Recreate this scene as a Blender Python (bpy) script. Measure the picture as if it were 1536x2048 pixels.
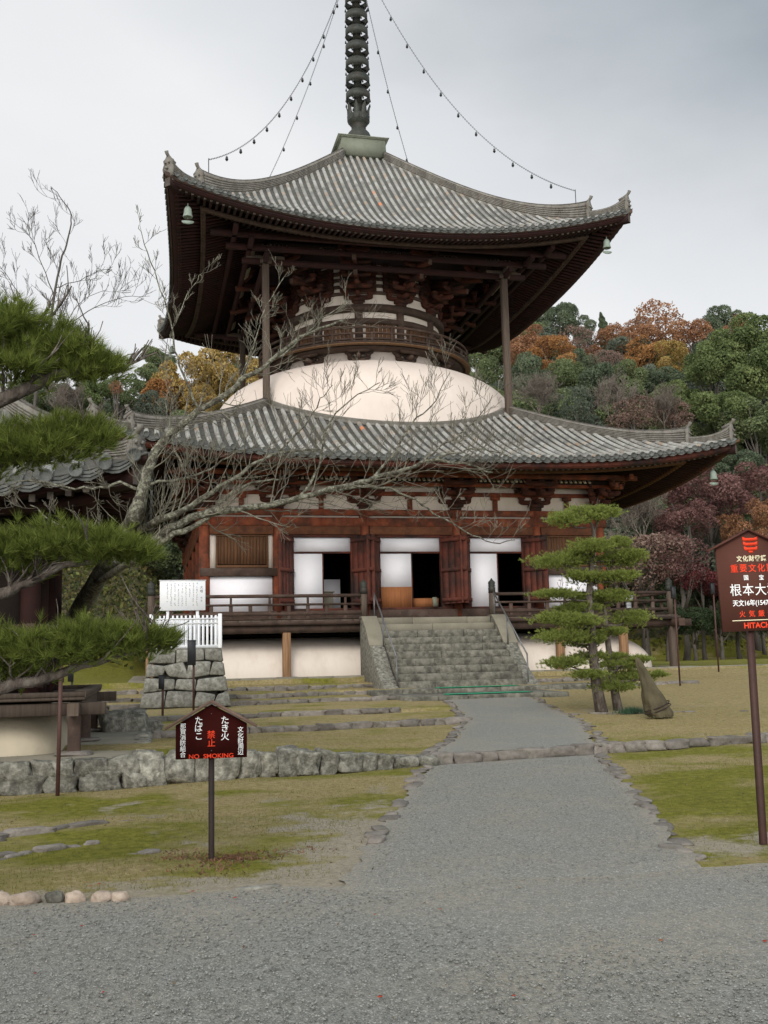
import bpy, bmesh, math, random
import numpy as np
from math import sin, cos, pi, radians, sqrt, atan2

for o in list(bpy.data.objects): bpy.data.objects.remove(o)
SC = bpy.context.scene
COL = SC.collection

# ------------------------------------------------------------------ camera
CF = 2054.8
CP = np.array([-9.3975, -43.4873, 1.5624])
FW = np.array([0.22523063, 0.96398701, 0.14142209])
RT = np.array([0.97426699, -0.2241267, -0.02389684])
UP = np.cross(RT, FW)
cam_d = bpy.data.cameras.new("camera"); cam = bpy.data.objects.new("camera", cam_d); COL.objects.link(cam)
from mathutils import Matrix, Vector, noise as mnoise
cam.matrix_world = Matrix(((RT[0], UP[0], -FW[0], CP[0]), (RT[1], UP[1], -FW[1], CP[1]), (RT[2], UP[2], -FW[2], CP[2]), (0, 0, 0, 1)))
cam_d.sensor_fit = 'VERTICAL'; cam_d.sensor_height = 24.0; cam_d.lens = CF / 2048 * 24.0
cam_d.clip_start = 0.1; cam_d.clip_end = 2000
SC.camera = cam
SC.render.resolution_x = 768; SC.render.resolution_y = 1024

# ------------------------------------------------------------------ sky, sun, exposure
SUN_EL, SUN_AZ = radians(33), radians(205)      # azimuth clockwise from +Y
W = bpy.data.worlds.new("World"); SC.world = W; W.use_nodes = True
nt = W.node_tree; nt.nodes.clear()
def N(t, ty, **kw):
    n = t.nodes.new(ty)
    for k, v in kw.items():
        if k.startswith('i_'):
            n.inputs[k[2:].replace('_', ' ')].default_value = v
        else: setattr(n, k, v)
    return n
sky = N(nt, 'ShaderNodeTexSky', sky_type='NISHITA', sun_disc=False, sun_elevation=SUN_EL, sun_rotation=SUN_AZ, air_density=1.5, dust_density=3.0)
bg1 = N(nt, 'ShaderNodeBackground', i_Strength=0.10); nt.links.new(sky.outputs[0], bg1.inputs[0])
tc = N(nt, 'ShaderNodeTexCoord')
mp = N(nt, 'ShaderNodeMapping'); mp.inputs['Scale'].default_value = (1, 1, 2.2); nt.links.new(tc.outputs['Generated'], mp.inputs[0])
nz = N(nt, 'ShaderNodeTexNoise', i_Scale=2.3, i_Detail=6.0, i_Roughness=0.5); nt.links.new(mp.outputs[0], nz.inputs[0])
# overcast: bright to the west (left), leaden to the upper right
dotn = N(nt, 'ShaderNodeVectorMath', operation='DOT_PRODUCT'); nt.links.new(tc.outputs['Generated'], dotn.inputs[0]); dotn.inputs[1].default_value = (0.50, 0.0, 0.90)
mr = N(nt, 'ShaderNodeMapRange'); nt.links.new(dotn.outputs['Value'], mr.inputs[0]); mr.inputs[1].default_value = 0.47; mr.inputs[2].default_value = 0.72
ad = N(nt, 'ShaderNodeMath', operation='MULTIPLY_ADD'); nt.links.new(nz.outputs[0], ad.inputs[0]); ad.inputs[1].default_value = .75; nt.links.new(mr.outputs[0], ad.inputs[2])
mr2 = N(nt, 'ShaderNodeMapRange'); nt.links.new(ad.outputs[0], mr2.inputs[0]); mr2.inputs[1].default_value = 0.35; mr2.inputs[2].default_value = 1.40
cr = N(nt, 'ShaderNodeValToRGB'); nt.links.new(mr2.outputs[0], cr.inputs[0])
cr.color_ramp.elements[0].color = (0.90, 0.905, 0.915, 1); cr.color_ramp.elements[1].color = (0.27, 0.32, 0.365, 1)
e = cr.color_ramp.elements.new(0.45); e.color = (0.73, 0.75, 0.775, 1)
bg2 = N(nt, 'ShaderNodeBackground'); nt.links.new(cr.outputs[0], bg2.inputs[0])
# an overcast sky is brightest overhead and towards the hidden sun in the south (behind the camera)
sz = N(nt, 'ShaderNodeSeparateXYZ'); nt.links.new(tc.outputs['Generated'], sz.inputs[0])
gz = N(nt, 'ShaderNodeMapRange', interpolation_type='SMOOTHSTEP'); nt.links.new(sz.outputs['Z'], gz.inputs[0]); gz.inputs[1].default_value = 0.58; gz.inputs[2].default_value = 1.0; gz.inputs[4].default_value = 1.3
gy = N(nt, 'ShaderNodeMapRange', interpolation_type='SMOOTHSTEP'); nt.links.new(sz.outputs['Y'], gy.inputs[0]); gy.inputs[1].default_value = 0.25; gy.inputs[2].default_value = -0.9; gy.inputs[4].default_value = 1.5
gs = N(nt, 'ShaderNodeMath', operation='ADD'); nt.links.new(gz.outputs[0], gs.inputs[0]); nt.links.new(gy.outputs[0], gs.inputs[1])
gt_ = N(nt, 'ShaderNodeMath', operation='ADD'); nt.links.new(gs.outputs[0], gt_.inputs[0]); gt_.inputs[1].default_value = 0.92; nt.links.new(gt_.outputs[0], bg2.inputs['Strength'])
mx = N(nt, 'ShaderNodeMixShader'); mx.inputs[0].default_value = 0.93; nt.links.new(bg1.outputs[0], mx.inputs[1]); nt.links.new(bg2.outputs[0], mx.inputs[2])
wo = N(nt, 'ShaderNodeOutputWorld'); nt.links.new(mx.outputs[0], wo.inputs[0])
sl = bpy.data.lights.new("sun", 'SUN'); sl.energy = 1.5; sl.angle = radians(24); sl.color = (1, 0.96, 0.9)
so = bpy.data.objects.new("sun", sl); COL.objects.link(so)
sd = Vector((sin(SUN_AZ) * cos(SUN_EL), cos(SUN_AZ) * cos(SUN_EL), sin(SUN_EL)))
so.rotation_euler = sd.to_track_quat('Z', 'Y').to_euler()
SC.view_settings.view_transform = 'Standard'; SC.view_settings.look = 'None'; SC.view_settings.gamma = 1.0; SC.view_settings.exposure = 0.15
SC.view_settings.use_curve_mapping = False

# ------------------------------------------------------------------ helpers
def at(x, y, Y):
    d = (x - 768) / CF * RT - (y - 1024) / CF * UP + FW
    return CP + d * (Y - CP[1]) / d[1]

rng = np.random.default_rng(7)
R_ = random.Random(11)

class MB:
    def __init__(s): s.V = []; s.F = []; s.M = []; s.R = []; s.U = []; s.rnd = 0.5; s.mi = 0; s.uv = (0, 0)
    def add(s, vs, fs, uvs=None):
        b = len(s.V)
        for i, v in enumerate(vs):
            s.V.append((float(v[0]), float(v[1]), float(v[2]))); s.R.append(s.rnd); s.U.append(uvs[i] if uvs else s.uv)
        for f in fs: s.F.append(tuple(b + i for i in f)); s.M.append(s.mi)
        return b
    def j(s, a=0.0, b=1.0): s.rnd = R_.uniform(a, b); return s
    def box(s, x0, x1, y0, y1, z0, z1):
        s.add([(x0, y0, z0), (x1, y0, z0), (x1, y1, z0), (x0, y1, z0), (x0, y0, z1), (x1, y0, z1), (x1, y1, z1), (x0, y1, z1)],
              [(0, 3, 2, 1), (4, 5, 6, 7), (0, 1, 5, 4), (1, 2, 6, 5), (2, 3, 7, 6), (3, 0, 4, 7)]); return s
    def bar(s, p, q, w, h, up=(0, 0, 1), tipmat=None):
        p, q, up = np.array(p, float), np.array(q, float), np.array(up, float)
        d = q - p; d = d / np.linalg.norm(d); r = np.cross(d, up); r /= np.linalg.norm(r); u = np.cross(r, d)
        vs = []
        for c in (p, q):
            for a, b in ((-1, -1), (1, -1), (1, 1), (-1, 1)): vs.append(c + r * a * w / 2 + u * b * h / 2)
        s.add(vs, [(0, 1, 5, 4), (1, 2, 6, 5), (2, 3, 7, 6), (3, 0, 4, 7), (4, 5, 6, 7)])
        m = s.mi
        if tipmat is not None: s.mi = tipmat
        s.add(vs[:4], [(3, 2, 1, 0)]); s.mi = m
        return s
    def lathe(s, prof, c=(0, 0, 0), n=16, caps=True, a0=0, a1=2 * pi, sx=1, sy=1):
        full = abs(a1 - a0 - 2 * pi) < 1e-6; m = n if full else n + 1
        vs = []
        for r, z in prof:
            for k in range(m):
                a = a0 + (a1 - a0) * k / n; vs.append((c[0] + r * cos(a) * sx, c[1] + r * sin(a) * sy, c[2] + z))
        fs = []
        for i in range(len(prof) - 1):
            for k in range(n):
                k2 = (k + 1) % m if full else k + 1
                fs.append((i * m + k, i * m + k2, (i + 1) * m + k2, (i + 1) * m + k))
        if caps and full:
            if prof[0][0] > 1e-4: fs.append(tuple(range(m - 1, -1, -1)))
            if prof[-1][0] > 1e-4: fs.append(tuple(range((len(prof) - 1) * m, len(prof) * m)))
        s.add(vs, fs); return s
    def tube(s, P, Rd, n=6, cap=True):
        P = [np.array(p, float) for p in P]; L = len(P)
        if not hasattr(Rd, '__len__'): Rd = [Rd] * L
        ref = np.array([0.31, 0.17, 0.93]); vs = []
        for i in range(L):
            d = P[min(i + 1, L - 1)] - P[max(i - 1, 0)]; d = d / (np.linalg.norm(d) + 1e-9)
            if abs(d @ ref) > 0.97: ref = np.array([1.0, 0.1, 0])
            r = np.cross(d, ref); r /= np.linalg.norm(r); u = np.cross(r, d)
            for k in range(n):
                a = 2 * pi * k / n; vs.append(P[i] + Rd[i] * (cos(a) * r + sin(a) * u))
        fs = [(i * n + k, i * n + (k + 1) % n, (i + 1) * n + (k + 1) % n, (i + 1) * n + k) for i in range(L - 1) for k in range(n)]
        if cap: fs += [tuple(range(n - 1, -1, -1)), tuple(range((L - 1) * n, L * n))]
        s.add(vs, fs); return s
    def prism(s, poly, o, ax, ay, az, d):     # polygon in plane (ax,ay) at o, extruded d along az
        o, ax, ay, az = [np.array(v, float) for v in (o, ax, ay, az)]
        n = len(poly); vs = [o + ax * p[0] + ay * p[1] for p in poly] + [o + ax * p[0] + ay * p[1] + az * d for p in poly]
        s.add(vs, [tuple(range(n - 1, -1, -1)), tuple(range(n, 2 * n))] + [(k, (k + 1) % n, n + (k + 1) % n, n + k) for k in range(n)]); return s
    def rock(s, c, sx, sy, sz, seed=None, n=2, rot=0.0, box=0.5):
        r = random.Random(seed if seed is not None else R_.random())
        bm = bmesh.new(); bmesh.ops.create_icosphere(bm, subdivisions=n, radius=1)
        ph = [r.uniform(0, 6.28) for _ in range(6)]; vs = []
        for v in bm.verts:
            p = np.array(v.co)
            q = np.sign(p) * np.abs(p) ** max(.22, 1 - box * 0.62)
            k = 1 + 0.10 * sin(3.1 * p[0] + ph[0]) * cos(2.7 * p[1] + ph[1]) + 0.09 * sin(4.3 * p[2] + ph[2] + 2 * p[0]) + (0.16 * mnoise.noise(Vector(p * 2.3) + Vector(ph[:3])) + 0.12 * mnoise.noise(Vector(p * 5.5) + Vector(ph[3:])) + r.uniform(-.012, .012))
            q = q * k; x, y, z = q[0] * sx, q[1] * sy, q[2] * sz
            vs.append((c[0] + x * cos(rot) - y * sin(rot), c[1] + x * sin(rot) + y * cos(rot), c[2] + z))
        fs = [tuple(v.index for v in f.verts) for f in bm.faces]; bm.free(); s.add(vs, fs); return s
    def build(s, name, mats, parent=None, smooth=False, bevel=0, loc=None):
        V = np.array(s.V, dtype=np.float32)
        if loc is not None: V = V - np.array(loc, dtype=np.float32)
        me = mesh_np(name, V, s.F, s.R, s.M if any(s.M) else None, s.U if any(u != (0, 0) for u in s.U) else None)
        return link(name, me, mats, parent, smooth, bevel, loc)

def mesh_np(name, V, F, rnd=None, mi=None, uv=None):
    me = bpy.data.meshes.new(name)
    V = np.asarray(V, dtype=np.float32)
    me.vertices.add(len(V)); me.vertices.foreach_set('co', V.ravel())
    if isinstance(F, np.ndarray):
        nf, k = F.shape; li = F.ravel().astype(np.int32); tot = np.full(nf, k, dtype=np.int32)
    else:
        tot = np.array([len(f) for f in F], dtype=np.int32); li = np.array([i for f in F for i in f], dtype=np.int32); nf = len(F)
    st = np.concatenate([[0], np.cumsum(tot)[:-1]]).astype(np.int32)
    me.loops.add(len(li)); me.loops.foreach_set('vertex_index', li)
    me.polygons.add(nf); me.polygons.foreach_set('loop_start', st)
    try: me.polygons.foreach_set('loop_total', tot)
    except Exception: pass
    if mi is not None: me.polygons.foreach_set('material_index', np.array(mi, dtype=np.int32))
    me.update(calc_edges=True)
    if rnd is not None:
        a = me.attributes.new('rnd', 'FLOAT', 'POINT'); a.data.foreach_set('value', np.asarray(rnd, dtype=np.float32))
    if uv is not None:
        U = np.asarray(uv, dtype=np.float32); l = me.uv_layers.new(name='UVMap'); l.data.foreach_set('uv', U[li].ravel())
    return me

def link(name, me, mats, parent=None, smooth=False, bevel=0, loc=None):
    o = bpy.data.objects.new(name, me); COL.objects.link(o)
    for m in (mats if isinstance(mats, (list, tuple)) else [mats]): me.materials.append(m)
    if smooth: me.polygons.foreach_set('use_smooth', [True] * len(me.polygons))
    if bevel:
        b = o.modifiers.new('bevel', 'BEVEL'); b.width = bevel; b.segments = 1; b.limit_method = 'ANGLE'
    if loc is not None: o.location = loc
    if parent is not None:
        o.parent = parent
        if loc is None: o.matrix_parent_inverse = parent.matrix_world.inverted() if False else Matrix.Translation(-Vector(parent.location))
        else: o.location = Vector(loc) - Vector(parent.location)
    return o

def empty(name, loc): o = bpy.data.objects.new(name, None); COL.objects.link(o); o.location = loc; o.empty_display_size = .2; return o
def tag(o, label=None, cat=None, group=None, kind=None):
    if label: o['label'] = label
    if cat: o['category'] = cat
    if group: o['group'] = group
    if kind: o['kind'] = kind
    return o
def kids(o): return [c for c in bpy.data.objects if c.parent == o]
def copy_part(o, parent, M=None):
    c = o.copy(); COL.objects.link(c); c.parent = parent
    if M is not None: c.matrix_basis = M
    return c

# ------------------------------------------------------------------ materials
def mat(name, cols, scale=3.0, rough=0.85, bump=0.2, bscale=40.0, rv=0.3, stain=None, st_scale=1.2, st_amt=0.5, st_lo=0.5, st_hi=0.7, aniso=(1, 1, 1), metal=0.0, detail=6, bdist=0.02, spec=0.3, fine=0.25):
    m = bpy.data.materials.new(name); m.use_nodes = True; t = m.node_tree; b = t.nodes['Principled BSDF']
    tc = N(t, 'ShaderNodeTexCoord'); mp = N(t, 'ShaderNodeMapping'); mp.inputs['Scale'].default_value = aniso; t.links.new(tc.outputs['Object'], mp.inputs[0])
    nz = N(t, 'ShaderNodeTexNoise', i_Scale=scale, i_Detail=detail, i_Roughness=0.65); t.links.new(mp.outputs[0], nz.inputs[0])
    cr = N(t, 'ShaderNodeValToRGB'); t.links.new(nz.outputs[0], cr.inputs[0]); cr.color_ramp.elements[0].position = 0.33; cr.color_ramp.elements[1].position = 0.67
    cr.color_ramp.elements[0].color = (*cols[0], 1); cr.color_ramp.elements[1].color = (*cols[-1], 1)
    for i, c in enumerate(cols[1:-1]): e = cr.color_ramp.elements.new(0.33 + 0.34 * (i + 1) / (len(cols) - 1)); e.color = (*c, 1)
    out = cr.outputs[0]
    if stain:
        n2 = N(t, 'ShaderNodeTexNoise', i_Scale=st_scale, i_Detail=8.0, i_Roughness=0.7); t.links.new(mp.outputs[0], n2.inputs[0])
        r2 = N(t, 'ShaderNodeMapRange'); t.links.new(n2.outputs[0], r2.inputs[0]); r2.inputs[1].default_value = st_lo; r2.inputs[2].default_value = st_hi; r2.inputs[4].default_value = st_amt
        mx = N(t, 'ShaderNodeMix', data_type='RGBA'); t.links.new(r2.outputs[0], mx.inputs[0]); t.links.new(out, mx.inputs[6]); mx.inputs[7].default_value = (*stain, 1); out = mx.outputs[2]
    at_ = N(t, 'ShaderNodeAttribute', attribute_name='rnd')
    n3 = N(t, 'ShaderNodeTexNoise', i_Scale=bscale, i_Detail=3.0); t.links.new(mp.outputs[0], n3.inputs[0])
    ma = N(t, 'ShaderNodeMath', operation='MULTIPLY_ADD'); t.links.new(at_.outputs['Fac'], ma.inputs[0]); ma.inputs[1].default_value = rv * 2; ma.inputs[2].default_value = 1 - rv - fine * 0.5
    mb = N(t, 'ShaderNodeMath', operation='MULTIPLY_ADD'); t.links.new(n3.outputs[0], mb.inputs[0]); mb.inputs[1].default_value = fine; t.links.new(ma.outputs[0], mb.inputs[2])
    hs = N(t, 'ShaderNodeVectorMath', operation='SCALE'); t.links.new(out, hs.inputs[0]); t.links.new(mb.outputs[0], hs.inputs['Scale'])
    t.links.new(hs.outputs[0], b.inputs['Base Color'])
    b.inputs['Roughness'].default_value = rough; b.inputs['Metallic'].default_value = metal; b.inputs['Specular IOR Level'].default_value = spec
    if bump:
        bp = N(t, 'ShaderNodeBump'); bp.inputs['Strength'].default_value = bump; bp.inputs['Distance'].default_value = bdist; t.links.new(n3.outputs[0], bp.inputs['Height']); t.links.new(bp.outputs[0], b.inputs['Normal'])
    return m

def leafmat(name, cols, rv=0.45, trans=0.25):
    m = bpy.data.materials.new(name); m.use_nodes = True; t = m.node_tree; b = t.nodes['Principled BSDF']
    at_ = N(t, 'ShaderNodeAttribute', attribute_name='rnd'); cr = N(t, 'ShaderNodeValToRGB'); t.links.new(at_.outputs['Fac'], cr.inputs[0])
    cr.color_ramp.elements[0].position = 0; cr.color_ramp.elements[0].color = (*cols[0], 1); cr.color_ramp.elements[1].color = (*cols[-1], 1)
    for i, c in enumerate(cols[1:-1]): e = cr.color_ramp.elements.new((i + 1) / (len(cols) - 1)); e.color = (*c, 1)
    t.links.new(cr.outputs[0], b.inputs['Base Color']); b.inputs['Roughness'].default_value = 0.75; b.inputs['Specular IOR Level'].default_value = 0.2
    tr = N(t, 'ShaderNodeBsdfTranslucent'); t.links.new(cr.outputs[0], tr.inputs[0]); ms = N(t, 'ShaderNodeMixShader'); ms.inputs[0].default_value = trans
    t.links.new(b.outputs[0], ms.inputs[1]); t.links.new(tr.outputs[0], ms.inputs[2]); t.links.new(ms.outputs[0], t.nodes['Material Output'].inputs[0])
    return m

M_red = mat('weathered_vermilion_wood', [(.12, .030, .013), (.205, .050, .021), (.26, .078, .033)], scale=2.0, stain=(.04, .022, .014), st_scale=1.6, st_amt=.85, st_lo=.44, st_hi=.62, aniso=(1, 1, 1), bscale=18, rv=.2)
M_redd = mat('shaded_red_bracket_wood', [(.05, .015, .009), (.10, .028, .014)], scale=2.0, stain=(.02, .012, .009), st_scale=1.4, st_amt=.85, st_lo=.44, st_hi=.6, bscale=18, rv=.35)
M_leaf = mat('dark_red_door_wood', [(.060, .018, .011), (.12, .030, .017)], scale=1.4, stain=(.018, .012, .010), st_scale=.9, st_amt=.9, st_lo=.45, st_hi=.6, bscale=14, rv=.2)
M_orange = mat('orange_brown_wood', [(.16, .060, .026), (.09, .032, .015)], scale=3, stain=(.04, .02, .012), st_scale=2.5, st_amt=.8, bscale=20)
M_dark = mat('dark_weathered_wood', [(.035, .022, .016), (.075, .045, .032)], scale=3, stain=(.13, .10, .08), st_scale=2.2, st_amt=.4, bscale=25, rv=.3)
M_darkred = mat('dark_red_rafters', [(.018, .0065, .0055), (.036, .010, .0075)], scale=2, stain=(.02, .014, .012), st_scale=1.1, st_amt=.7, bscale=20, rv=.35)  # rafter and soffit colours darkened to carry the shade under the eaves
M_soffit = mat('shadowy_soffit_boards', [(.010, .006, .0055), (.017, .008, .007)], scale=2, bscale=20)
M_tip = mat('pale_rafter_ends', [(.34, .30, .25), (.20, .17, .14)], scale=6, rv=.5)
M_brown = mat('brown_cedar_boards', [(.14, .065, .028), (.085, .040, .020)], scale=3, aniso=(9, 9, .6), bscale=20, stain=(.03, .02, .012), st_amt=.5)
M_post = mat('grey_brown_post_wood', [(.10, .075, .055), (.055, .038, .028)], scale=3, aniso=(8, 8, .5), bscale=20)
M_postw = mat('warm_post_wood', [(.26, .145, .07), (.15, .08, .04)], scale=2.5, aniso=(8, 8, .5), bscale=20, stain=(.05, .03, .02), st_amt=.6)
M_plaster = mat('warm_white_plaster', [(.58, .505, .43), (.64, .56, .48)], scale=.8, rough=.95, bump=.06, bscale=9, rv=.05, fine=.08, stain=(.42, .34, .26), st_scale=2.2, st_amt=.45, st_lo=.48, st_hi=.75, aniso=(1, 1, .22))
M_tan = mat('tan_weathered_plaster', [(.40, .345, .25), (.46, .40, .30)], scale=1, rough=.95, bump=.06, bscale=9, rv=.05, fine=.1, stain=(.26, .22, .15), st_scale=2.5, st_amt=.5)
M_dome = mat('pinkish_white_dome_plaster', [(.56, .48, .42), (.62, .54, .475)], scale=.6, rough=.95, bump=.05, bscale=6, rv=.04, fine=.06, stain=(.42, .345, .29), st_scale=1.5, st_amt=.45, st_lo=.48, st_hi=.75, aniso=(1, 1, .5))
M_white = mat('white_paper_screens', [(.74, .72, .74), (.79, .77, .79)], scale=1, rough=.9, bump=0, rv=.02, fine=.03)
M_wpaint = mat('white_paint', [(.66, .67, .68), (.72, .72, .72)], scale=5, rough=.6, bump=.05, rv=.05, fine=.05, stain=(.55, .50, .42), st_amt=.25, st_scale=5)
M_cream = mat('cream_slats', [(.50, .45, .32), (.38, .33, .22)], scale=6, rv=.3)
M_stone = mat('lichen_granite', [(.10, .095, .075), (.19, .18, .145), (.30, .285, .235)], scale=11, stain=(.04, .038, .03), st_scale=9, st_amt=.7, st_lo=.44, st_hi=.62, bump=.9, bscale=30, rv=.3, fine=.6)
M_step = mat('weathered_step_stone', [(.11, .103, .080), (.20, .187, .148)], scale=6, stain=(.045, .042, .033), st_scale=4.5, st_amt=.8, st_lo=.44, st_hi=.60, bump=.4, bscale=30, rv=.2)
M_cut = mat('cut_tan_stone', [(.20, .18, .135), (.15, .135, .10)], scale=2, bump=.25, bscale=30, rv=.18)
M_pale = mat('pale_rubble_stone', [(.13, .125, .10), (.21, .20, .17), (.30, .29, .25)], scale=9, stain=(.065, .06, .045), st_scale=7, st_amt=.65, st_lo=.44, st_hi=.64, bump=.6, bscale=20, rv=.15)
M_joint = mat('dark_joint_mortar', [(.10, .095, .08), (.06, .055, .045)], scale=8)
M_pebble = mat('creamy_loose_stone', [(.24, .18, .13), (.38, .31, .25)], scale=14, rv=.3, bump=.4)
M_curb = mat('mauve_grey_kerb_stone', [(.12, .105, .09), (.20, .175, .15)], scale=8, stain=(.07, .07, .04), st_scale=6, st_amt=.6, bump=.6, bscale=30, rv=.3)
M_bronze = mat('verdigris_bronze', [(.016, .018, .014), (.035, .038, .029)], scale=5, rough=.6, stain=(.035, .018, .011), st_scale=3, st_amt=.7, bump=.15, bscale=30, rv=.2)
M_copper = mat('green_copper_sheet', [(.12, .13, .095), (.165, .175, .13)], scale=3, rough=.7, stain=(.09, .095, .07), st_scale=3, st_amt=.5, bump=.05)
M_iron = mat('dark_iron', [(.03, .03, .032), (.05, .05, .05)], scale=6, rough=.6)
M_metal = mat('grey_handrail_steel', [(.10, .10, .10), (.16, .16, .155)], scale=6, rough=.45, metal=.3, bump=0)
M_rust = mat('rusty_red_pole', [(.075, .032, .024), (.05, .024, .019)], scale=9, rough=.6)
M_black = mat('black_housing', [(.012, .012, .014), (.018, .018, .02)], scale=5, rough=.5, bump=0)
M_sign1 = mat('oxblood_sign_paint', [(.030, .0042, .0035), (.040, .006, .0045)], scale=3, rough=.9, spec=.08, bump=.03, fine=.05, rv=.05)
M_sign2 = mat('brown_sign_paint', [(.075, .029, .021), (.092, .038, .027)], scale=2, rough=.85, spec=.1, bump=.02, fine=.05, rv=.05)
M_signwood = mat('sign_roof_wood', [(.20, .13, .095), (.13, .08, .06)], scale=6)
M_signpost = mat('dark_brown_sign_post', [(.018, .011, .010), (.028, .016, .013)], scale=6, rough=.6)
M_signpost2 = mat('red_brown_sign_post', [(.038, .016, .012), (.052, .021, .015)], scale=6, rough=.6)
M_tw = mat('white_lettering', [(.80, .80, .78), (.85, .85, .82)], bump=0, rv=0, fine=.02)
M_tr = mat('red_lettering', [(.75, .045, .012), (.80, .06, .02)], bump=0, rv=0, fine=.02)
M_tk = mat('cream_lettering', [(.72, .64, .42), (.78, .70, .48)], bump=0, rv=0, fine=.02)
M_tb = mat('grey_ink', [(.16, .17, .18), (.2, .2, .2)], bump=0, rv=0, fine=.02)
M_bark = mat('pine_bark', [(.045, .035, .028), (.10, .08, .065), (.17, .15, .125)], scale=14, aniso=(1, 1, .35), bump=.9, bscale=35, rv=.25, bdist=.03)
M_cherry = mat('lichen_pale_bark', [(.07, .065, .045), (.18, .175, .125), (.31, .30, .235)], scale=22, bump=1.0, bscale=60, rv=.2, stain=(.045, .036, .026), st_scale=14, st_amt=.85, st_lo=.47, st_hi=.56, bdist=.03)
M_twig = mat('grey_twigs', [(.13, .105, .085), (.19, .16, .13)], scale=6, rv=.3, bump=0)
M_twigdark = mat('dark_twigs', [(.05, .042, .035), (.085, .075, .065)], scale=6, rv=.3, bump=0)
M_trunk = mat('forest_trunk_bark', [(.05, .042, .033), (.11, .095, .08)], scale=4, rv=.2)
M_mat = mat('green_rubber_matting', [(.02, .26, .13), (.03, .33, .17)], scale=20, rough=.7)
M_tarp = mat('olive_brown_sacking', [(.055, .045, .024), (.095, .078, .042)], scale=4, stain=(.045, .036, .02), st_scale=3, st_amt=.7, bump=.3, bscale=60)
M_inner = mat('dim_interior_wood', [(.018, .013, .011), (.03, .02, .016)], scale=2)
M_jpanel = mat('amber_wood_panel', [(.30, .115, .04), (.20, .075, .028)], scale=2, aniso=(10, 10, .5), rv=.15)

def tilemat(name, light=1.0, gain=1.0):
    m = bpy.data.materials.new(name); m.use_nodes = True; t = m.node_tree; b = t.nodes['Principled BSDF']
    uv = N(t, 'ShaderNodeUVMap'); fl = N(t, 'ShaderNodeVectorMath', operation='FLOOR'); t.links.new(uv.outputs[0], fl.inputs[0])
    wn = N(t, 'ShaderNodeTexWhiteNoise', noise_dimensions='2D'); t.links.new(fl.outputs[0], wn.inputs['Vector'])
    tc = N(t, 'ShaderNodeTexCoord'); nz = N(t, 'ShaderNodeTexNoise', i_Scale=0.45, i_Detail=5.0); t.links.new(tc.outputs['Object'], nz.inputs[0])
    n3 = N(t, 'ShaderNodeTexNoise', i_Scale=14.0, i_Detail=6.0, i_Roughness=.7); t.links.new(tc.outputs['Object'], n3.inputs[0])
    a1 = N(t, 'ShaderNodeMath', operation='MULTIPLY_ADD'); t.links.new(wn.outputs['Value'], a1.inputs[0]); a1.inputs[1].default_value = .36; 
    a2 = N(t, 'ShaderNodeMath', operation='MULTIPLY_ADD'); t.links.new(nz.outputs[0], a2.inputs[0]); a2.inputs[1].default_value = .75; a2.inputs[2].default_value = -.18
    t.links.new(a2.outputs[0], a1.inputs[2])
    a3 = N(t, 'ShaderNodeMath', operation='MULTIPLY_ADD'); t.links.new(n3.outputs[0], a3.inputs[0]); a3.inputs[1].default_value = .7; t.links.new(a1.outputs[0], a3.inputs[2])
    cr = N(t, 'ShaderNodeValToRGB'); t.links.new(a3.outputs[0], cr.inputs[0]); E = cr.color_ramp.elements
    g = gain
    E[0].position = .2; E[0].color = (.085 * g, .085 * g, .082 * g, 1); E[1].position = 1.0; E[1].color = (.46 * g, .46 * g, .43 * g, 1)
    for p, c in ((.42, (.17, .168, .155)), (.60, (.27, .262, .235)), (.80, (.37, .355, .315))): e = E.new(p); e.color = (*[x * g for x in c], 1)
    # a few tiles brown/orange
    w2 = N(t, 'ShaderNodeTexWhiteNoise', noise_dimensions='3D'); t.links.new(fl.outputs[0], w2.inputs['Vector'])
    gt = N(t, 'ShaderNodeMapRange'); t.links.new(w2.outputs['Value'], gt.inputs[0]); gt.inputs[1].default_value = .90; gt.inputs[2].default_value = 1.0; gt.inputs[4].default_value = .42
    mx = N(t, 'ShaderNodeMix', data_type='RGBA'); t.links.new(gt.outputs[0], mx.inputs[0]); t.links.new(cr.outputs[0], mx.inputs[6]); mx.inputs[7].default_value = (.34, .20, .10, 1)
    gt2 = N(t, 'ShaderNodeMapRange'); t.links.new(w2.outputs['Value'], gt2.inputs[0]); gt2.inputs[1].default_value = .9955; gt2.inputs[2].default_value = .998; gt2.inputs[4].default_value = .8
    mx2 = N(t, 'ShaderNodeMix', data_type='RGBA'); t.links.new(gt2.outputs[0], mx2.inputs[0]); t.links.new(mx.outputs[2], mx2.inputs[6]); mx2.inputs[7].default_value = (.50, .16, .06, 1)
    # moss / dirt at the tile joint
    fr = N(t, 'ShaderNodeSeparateXYZ'); t.links.new(uv.outputs[0], fr.inputs[0])
    t.links.new(mx2.outputs[2], b.inputs['Base Color']); b.inputs['Roughness'].default_value = .8; b.inputs['Specular IOR Level'].default_value = .35
    bp = N(t, 'ShaderNodeBump'); bp.inputs['Strength'].default_value = .25; bp.inputs['Distance'].default_value = .02; t.links.new(n3.outputs[0], bp.inputs['Height']); t.links.new(bp.outputs[0], b.inputs['Normal'])
    return m
M_tile = tilemat('weathered_grey_roof_tile', gain=.66)
M_tileh = tilemat('darker_hall_tile', gain=.46)  # same tile colours as the pagoda roofs, at a lower gain
M_tileb = mat('valley_tile', [(.085, .08, .068), (.155, .147, .125)], scale=6, bump=.3, stain=(.06, .065, .03), st_amt=.5, st_scale=2)
M_ridge = mat('layered_ridge_tile', [(.11, .10, .085), (.19, .175, .15)], scale=5, stain=(.085, .065, .04), st_scale=3, st_amt=.6, bump=.5, bscale=25, rv=.35)
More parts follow.
